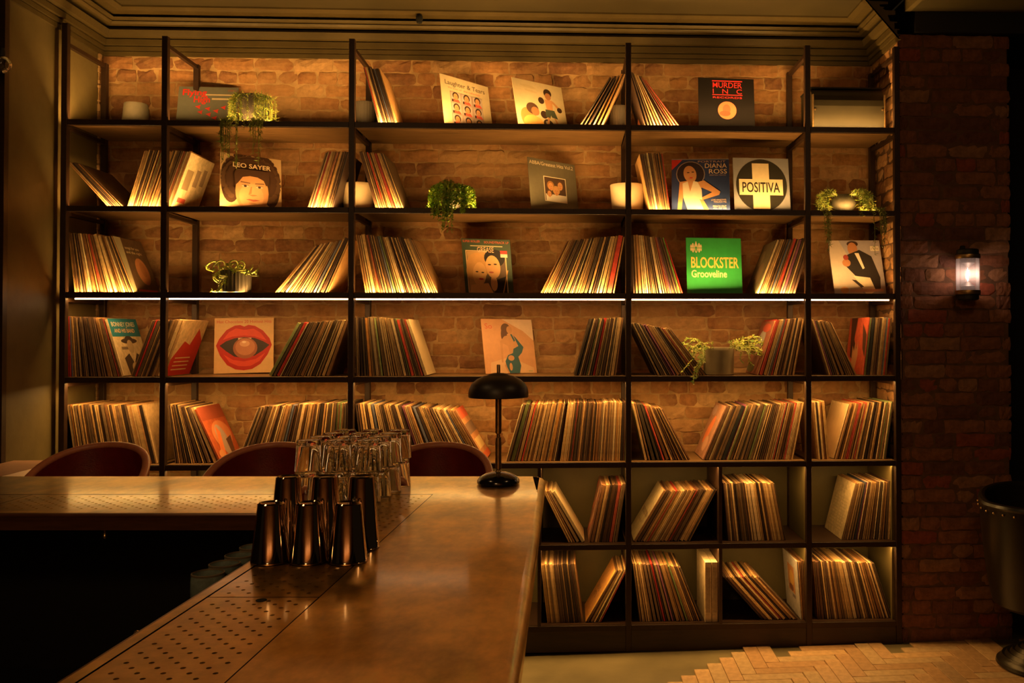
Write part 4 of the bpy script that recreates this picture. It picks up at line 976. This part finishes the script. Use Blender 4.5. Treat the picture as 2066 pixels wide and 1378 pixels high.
tray('drip_tray', UT0+gp, UT1-gp, VS+gp, VT0, True)
tray('drip_tray', UT0+gp, UT1-gp, VT0+.0005, VT1-gp, True)
tray('drip_tray', -1.98, UT0+gp-.002, VT0+gp, VT1-gp, False)
tray('drip_tray', UE, -1.984, VT0+gp, VT1-gp, False)
mb = MB(); p = (530-PX)/F*1.885; mb.lathe([(0, 0), (.011, 0), (.011, -.0015)], 20); mb.build('finger_hole', M['void'], bar, (p, 1.885, ZC+.0004))  # raised near-black disc; the hole's darkness is painted
# bar body; under-counter shade is put into its near-black colours
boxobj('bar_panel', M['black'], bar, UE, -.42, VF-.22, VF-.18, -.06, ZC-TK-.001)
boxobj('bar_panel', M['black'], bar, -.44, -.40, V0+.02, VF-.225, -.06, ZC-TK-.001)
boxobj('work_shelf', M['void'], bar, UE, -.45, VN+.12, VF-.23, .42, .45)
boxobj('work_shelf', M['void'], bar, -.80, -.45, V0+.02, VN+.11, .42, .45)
boxobj('speed_rail', M['black'], bar, -1.005, UL-.004, 2.02, 2.60, HC-.66, HC-.652)
boxobj('rail_bracket', M['black'], bar, UL-.012, UL-.004, 2.02, 2.60, HC-.6515, HC-.61)
mb = MB(); mb.lathe([(0, -.028), (.006, -.026), (.009, -.018), (.006, -.010), (.004, -.008), (.004, 0), (.011, 0), (.011, .004), (0, .004)], 16)
p = (208-PX)/F*2.80; mb.build('brass_hook', M['stud'], bar, (p, 2.80+.02, ZC-TK-.004))
for k in range(3):
    mb = MB(); mb.lathe([(0, -.008), (.007, -.004), (.008, 0), (.005, .006), (0, .008)], 12, mtx=Matrix.Rotation(R(90), 4, 'Y')); mb.build('brass_knob', M['stud'], bar, (UL-.008-.013*k, 1.76, ZC-.03))
def on_bar(u, v, z=0): return uv(u, v, ZC+z)
# ---- shaker tins (upside down)
def tin(rb, rt, h):
    return [(rb-.0008, 0), (rb+.0012, .0004), (rb+.0014, .003), (rb, .005), (rt+.0015, h-.014), (rt+.0005, h-.003), (rt-.003, h), (rt-.006, h-.0025), (0, h-.0025)]
def tin_i(rb, rt, h):
    p = tin(rb, rt, h); return p + [(0, h-.004), (rt-.005, h-.005), (rb-.0018, .004), (rb-.0018, 0)]
for k, (px, v) in enumerate(((545, 2.205), (622, 2.205), (700, 2.205))):
    mb = MB(); mb.lathe(tin_i(.046, .031, .142), 64); o = mb.build('shaker_tin', M['chrome'], None, on_bar((px+4-PX)/F*v, v, .0006))
    tag(o, ['leftmost', 'middle', 'rightmost'][k] + ' of the three short upturned steel shaker tins in front', 'shaker tin', 'short shaker tins')
for k, (px, v) in enumerate(((583, 2.345), (657, 2.345), (731, 2.345))):
    mb = MB(); mb.lathe(tin_i(.045, .030, .184), 64); o = mb.build('shaker_tin', M['chrome'], None, on_bar((px-PX)/F*v, v, .0006))
    tag(o, ['leftmost', 'middle', 'rightmost'][k] + ' of the three tall upturned steel shaker tins behind', 'shaker tin', 'tall shaker tins')
# ---- glasses (upside down, two layers)
GH, GR, GB = .101, .0440, .0375
gpf = [(GR, .0), (GR+.0003, .0008), (GB+.001, GH-.006), (GB-.001, GH-.001), (GB-.004, GH), (0, GH), (0, GH-.016), (GB-.007, GH-.0165), (GB-.0035, GH-.021), (GR-.0022, .0008)]
mb = MB(); mb.lathe([(0, GH), *gpf[4::-1]][::-1] if False else gpf[:6] , 36)
mb = MB(); mb.lathe(gpf, 36, closed=False)
fsn = len(gpf)
# close the rim
prof3 = gpf + [(GR, 0)]
mb = MB(); mb.lathe(prof3, 36)
g0 = mb.build('highball_glass', M['glass']); gm = g0.data; bpy.data.objects.remove(g0)
col_n = ['left', 'middle', 'right']; row_n = ['front', 'second', 'third', 'back']
for lv in (0, 1):
    for r_ in range(4):
        for c in range(3):
            v = 2.985 + r_*.104; u0 = (621-PX)/F*2.985 + .010*r_
            u = u0 + c*.0985 + (.004 if lv else 0)
            o = link('highball_glass', gm, None, on_bar(u, v, .0006 + lv*(GH+.0012)))
            tag(o, 'upturned clear glass, %s layer, %s row from the tins, %s column' % (['lower', 'upper'][lv], row_n[r_], col_n[c]), 'glass', 'stacked clear glasses')
# ---- cups under the edge
CUPL = ['nearest of the four blue-grey glazed cups beside the counter', 'second nearest blue-grey glazed cup beside the counter', 'third blue-grey glazed cup beside the counter', 'blue-grey glazed cup farthest along, next to the shaker tins']
for k in range(4):
    v = 2.155 + k*.088
    pr = [(0, 0), (.026, 0), (.034, .012), (.0385, .035), (.0385, .070), (.0365, .086), (.0345, .087), (.0335, .083), (.035, .05), (.030, .012), (0, .008)]
    mb = MB(); mb.lathe(pr, 32); e = empty('glazed_cup', uv(-.95+.002*k, v, HC-.6515), CUPL[k], 'cup', 'glazed cups')
    mb.build('cup_body', M['glaze'], e)
    mb = MB(); mb.lathe([(.0372, .083), (.0374, .087), (.0345, .0885), (.0333, .085), (.0372, .083)], 32); mb.build('lit_rim', M['grey_pot'], e, label='rim coloured for the orange light it catches')  # rim colour stands in for warm light caught on the lip
# ---- table lamp
v = 3.34; e = empty('table_lamp', on_bar((1006-PX)/F*v, v, .0006), 'unlit black table lamp with a domed shade on the brass counter', 'lamp')
mb = MB(); mb.lathe([(0, 0), (.072, 0), (.078, .006), (.0775, .014), (.068, .027), (.048, .038), (.024, .044), (.0, .046)], 48); mb.build('base', M['lampblack'], e)
mb = MB(); mb.lathe([(0, .044), (.013, .044), (.010, .050), (.0085, .050), (.0085, .055), (.0115, .056), (.0115, .150), (.0105, .162), (.010, .170), (.0065, .172), (.0065, .182), (.0095, .184)], 24); mb.build('stem', M['brass'], e)
mb = MB(); mb.lathe([(.0095, .184), (.0115, .19), (.0115, .39), (0, .39)], 24); mb.build('upper_stem', M['brass'], e)
mb = MB(); mb.lathe([(.108, .318), (.110, .320), (.110, .334), (.107, .350), (.098, .368), (.080, .384), (.056, .396), (.038, .4), (.034, .404), (.018, .407), (.0, .408), (0, .404), (.036, .398), (.055, .392), (.078, .381), (.096, .366), (.105, .349), (.1075, .334), (.108, .318)], 56); mb.build('lamp_shade', M['shade'], e)
mb = MB(); mb.lathe([(.0065, .404), (.0065, .436), (.005, .438), (0, .438)], 16); mb.build('finial', M['brass'], e)

# ---- bar stools with curved leather backs
def stool(u, v, lab):
    e = empty('bar_stool', uv(u, v, zf(0)-.0), lab, 'bar stool', 'maroon bar stools'); e.rotation_euler = (0, 0, -TH)
    zt = HC-.478; z0 = uv(u, v).x; e.location.z = zf(e.location.x)+.002; zt -= e.location.z
    mb = MB(); vs = []; fs = []; NA, NZ = 40, 8; R0 = .255; rim_pts = []
    for side, dr in ((0, 0), (1, -.028)):
        for i in range(NA+1):
            a = R(-118 + 236*i/NA); q = abs(a)/R(118)
            top = zt - .016 - .235*(q**2.2); bot = zt - .36 - .02
            bot = min(bot, top-.02)
            for j in range(NZ+1):
                t = j/NZ; z = bot + (top-bot)*t; r_ = R0 + dr - .035*(1-t)**1.5 + .0
                vs.append((r_*math.sin(a), r_*math.cos(a), z))
            if side == 0: rim_pts.append(((R0-.014)*math.sin(a), (R0-.014)*math.cos(a), top))
    n = NZ+1; off = (NA+1)*n
    for i in range(NA):
        for j in range(NZ):
            fs.append((i*n+j, i*n+j+1, (i+1)*n+j+1, (i+1)*n+j)); fs.append((off+i*n+j, off+(i+1)*n+j, off+(i+1)*n+j+1, off+i*n+j+1))
        fs.append((i*n+NZ, off+i*n+NZ, off+(i+1)*n+NZ, (i+1)*n+NZ)); fs.append((i*n, (i+1)*n, off+(i+1)*n, off+i*n))
    for i in (0, NA):
        for j in range(NZ): fs.append((i*n+j, off+i*n+j, off+i*n+j+1, i*n+j+1))
    mb.add(vs, fs, smooth=True); mb.build('backrest', M['leather'], e)
    mb = MB(); mb.tube(rim_pts, .0165, 10); mb.build('rim_roll', M['leather_rim'], e, label='tan leather roll along the top of the back')
    zs = zt-.40; mb = MB(); mb.lathe([(0, zs-.06), (.19, zs-.06), (.215, zs-.045), (.222, zs-.02), (.212, zs), (.17, zs+.012), (0, zs+.016)], 32); mb.build('seat', M['leather'], e)
    for sx in (-1, 1):
        for sy in (-1, 1):
            mb = MB(); mb.tube([(sx*.13, sy*.13, zs-.06), (sx*.20, sy*.20, .0)], .011, 8); mb.build('leg', M['black'], e)
    mb = MB(); q = .175; mb.tube([(q, q, .27), (q, -q, .27), (-q, -q, .27), (-q, q, .27), (q, q, .27)], .007, 6); mb.build('footrest', M['brass'], e)
for px, lab in ((215, 'left maroon leather bar stool with a curved back behind the counter'), (559, 'middle maroon leather bar stool, behind the stacked glasses'), (888, 'right maroon leather bar stool, just left of the lamp')):
    stool((px-PX)/F*3.98, 3.80, lab)
# pale seat edge at the far left behind the counter
p0 = uv(-2.55, 4.0); 
e = empty('wall_bench', (XL+.27, 3.95, zf(XL)+.002), 'pale leather bench edge against the left wall behind the counter', 'bench')
zt = HC-.60-zf(XL); mb = MB(); mb.box(-.262, .02, -.1, .5, zt-.10, zt, bev=.02); mb.build('cushion', M['pink'], e)
mb = MB(); mb.box(-.26, .0, -.08, .48, 0, zt-.10); mb.build('bench_base', M['dark_wood'], e)
mb = MB(); vs = []

# ---- tub chair at the lower right
q = at(2100, 1200, 4.35); cx, cyy = q.x+.03, 4.40
e = empty('barber_chair', (cx, cyy, zf(cx)+.008), 'dark leather tub chair with brass studs on a ribbed round iron foot', 'chair')
mb = MB(); pr = []; zb = .02
prf = [(.205, 0), (.212, .008), (.208, .022), (.190, .034)]
for k in range(5): prf += [(.188-k*.024, .040+k*.014), (.182-k*.024, .050+k*.014), (.170-k*.024, .046+k*.014)]
prf += [(.05, .115), (.045, .13), (0, .13)]
mb.lathe(prf, 48); mb.build('round_foot', M['iron'], e)
mb = MB(); mb.lathe([(.034, .12), (.034, .27), (.07, .29), (.07, .31)], 24); mb.build('column', M['iron'], e)
mb = MB(); vs = []; NA = 36; NZ = 6
rows = [(.195, .29), (.225, .31), (.245, .40), (.262, .52), (.275, .64), (.283, .74), (.288, .80)]
def rtop(a): return 1 - .0*abs(a)
mb = MB(); vs = []; fs = []; NA = 44
for sd, th_ in ((0, 0), (1, -.035)):
    for i in range(NA+1):
        a = R(-62 + 304*i/NA) - R(0)
        for (r_, z) in rows:
            lift = .0 + .05*max(0, math.cos(a-R(90)))
            zz = z + (z-.29)/.51*lift if z > .31 else z
            vs.append(((r_+th_)*math.cos(a), (r_+th_)*math.sin(a), zz))
n = len(rows); off = (NA+1)*n
for i in range(NA):
    for j in range(n-1):
        fs.append((i*n+j, (i+1)*n+j, (i+1)*n+j+1, i*n+j+1)); fs.append((off+i*n+j, off+i*n+j+1, off+(i+1)*n+j+1, off+(i+1)*n+j))
    fs.append((i*n+n-1, (i+1)*n+n-1, off+(i+1)*n+n-1, off+i*n+n-1)); fs.append((i*n, off+i*n, off+(i+1)*n, (i+1)*n))
for i in (0, NA):
    for j in range(n-1): fs.append((i*n+j, off+i*n+j, off+i*n+j+1, i*n+j+1))
mb.add(vs, fs, smooth=True); sh = mb.build('tub_shell', M['dark_leather'], e)
mb = MB(); pts = [((.272)*math.cos(a), (.272)*math.sin(a), .80+.05*max(0, math.cos(a-R(90)))) for a in [R(-62+304*i/NA) for i in range(NA+1)]]
mb.tube(pts, .019, 8); mb.build('rim_roll', M['dark_leather'], e)
for i in range(26):
    a = R(-50 + 280*i/25); mb_ = (.290*math.cos(a), .290*math.sin(a), .772+.047*max(0, math.cos(a-R(90))))
    if i == 0:
        mb = MB(); mb.lathe([(0, .006), (.004, .0045), (.006, 0)], 8, mtx=Matrix.Rotation(R(90), 4, 'Y')); st = mb.build('stud', M['stud'], e, mb_); st.rotation_euler = (0, 0, a)
    else:
        o = st.copy(); COL.objects.link(o); o.location = mb_; o.rotation_euler = (0, 0, a)
mb = MB(); mb.lathe([(0, .31), (.20, .31), (.225, .34), (.232, .42), (.22, .45), (0, .46)], 32); mb.build('seat', M['dark_leather'], e)
e.rotation_euler = (0, 0, R(0))

# ================================================================= WALL LAMPS
q = at(1940, 556, YF); yl_ = YF-.075
e = empty('wall_lamp', (q.x, yl_, q.z), 'lit wall lamp with a clear glass cylinder and bright bulb on the brick pier', 'wall lamp')
mb = MB(); mb.lathe([(.058, -.098), (.060, -.098), (.060, .098), (.058, .098), (.058, -.098)], 40); mb.build('glass_cylinder', M['smoke'], e)
for sg, nm in ((1, 'top_cap'), (-1, 'bottom_cap')):
    mb = MB(); mb.lathe([(0, sg*.135), (.050, sg*.135), (.056, sg*.13), (.056, sg*.110), (.063, sg*.108), (.063, sg*.084), (.0605, sg*.084), (.0605, sg*.099), (0, sg*.099)] [::sg], 40); mb.build(nm, M['black'], e)
    mb = MB(); mb.lathe([(.0635, sg*.084), (.0645, sg*.087), (.0645, sg*.102), (.0635, sg*.105)], 40); mb.build('brass_band', M['brass'], e, label='brass band')
    mb = MB(); mb.lathe([(.042, sg*.098), (.036, sg*.062), (.020, sg*.05), (.014, sg*.04), (0, sg*.04)], 24); mb.build('lamp_holder', M['black'], e)
mb = MB(); mb.box(-.016, .016, .055, .074, -.13, .13, bev=.004); mb.build('back_plate', M['black'], e)
mb = MB(); mb.box(-.012, .012, .05, .070, .105, .16, bev=.004); mb.build('bracket', M['black'], e)
mb = MB(); mb.lathe([(0, -.037), (.009, -.034), (.0135, -.02), (.0145, 0), (.0135, .02), (.009, .034), (0, .037)], 20); mb.build('bulb_glass', M['thin'], e)
mb = MB(); mb.lathe([(0, -.026), (.0045, -.024), (.0050, 0), (.0045, .024), (0, .026)], 10); mb.build('filament', M['filament'], e)
l = bpy.data.lights.new('lamp_glow', 'POINT'); l.energy = 1.3; l.color = (1, .66, .40); l.shadow_soft_size = .02
o = bpy.data.objects.new('lamp_glow', l); COL.objects.link(o); o.parent = e; o.location = (0, -.024, 0)
# glass globe at the left edge
yq = yl+.03; q = at_x(4, 130, XL+.055)
e = empty('wall_lamp', q, 'small clear glass globe lamp at the upper left edge', 'wall lamp')
k = .040; mb = MB(); mb.lathe([(k*math.sin(R(t)), k*math.cos(R(t))) for t in range(18, 181, 9)] + [((k-.002)*math.sin(R(t)), (k-.002)*math.cos(R(t))) for t in range(180, 17, -9)] + [(k*math.sin(R(18)), k*math.cos(R(18)))], 28); mb.build('glass_globe', M['glass'], e)
mb = MB(); mb.lathe([(0, .075), (.011, .075), (.014, .06), (.014, .036), (0, .036)], 16); mb.build('lamp_holder', M['black'], e)
mb = MB(); mb.tube([(0, 0, .06), (-.03, 0, .07), (-.054, 0, .07)], .005, 8); mb.build('bracket', M['brass'], e)
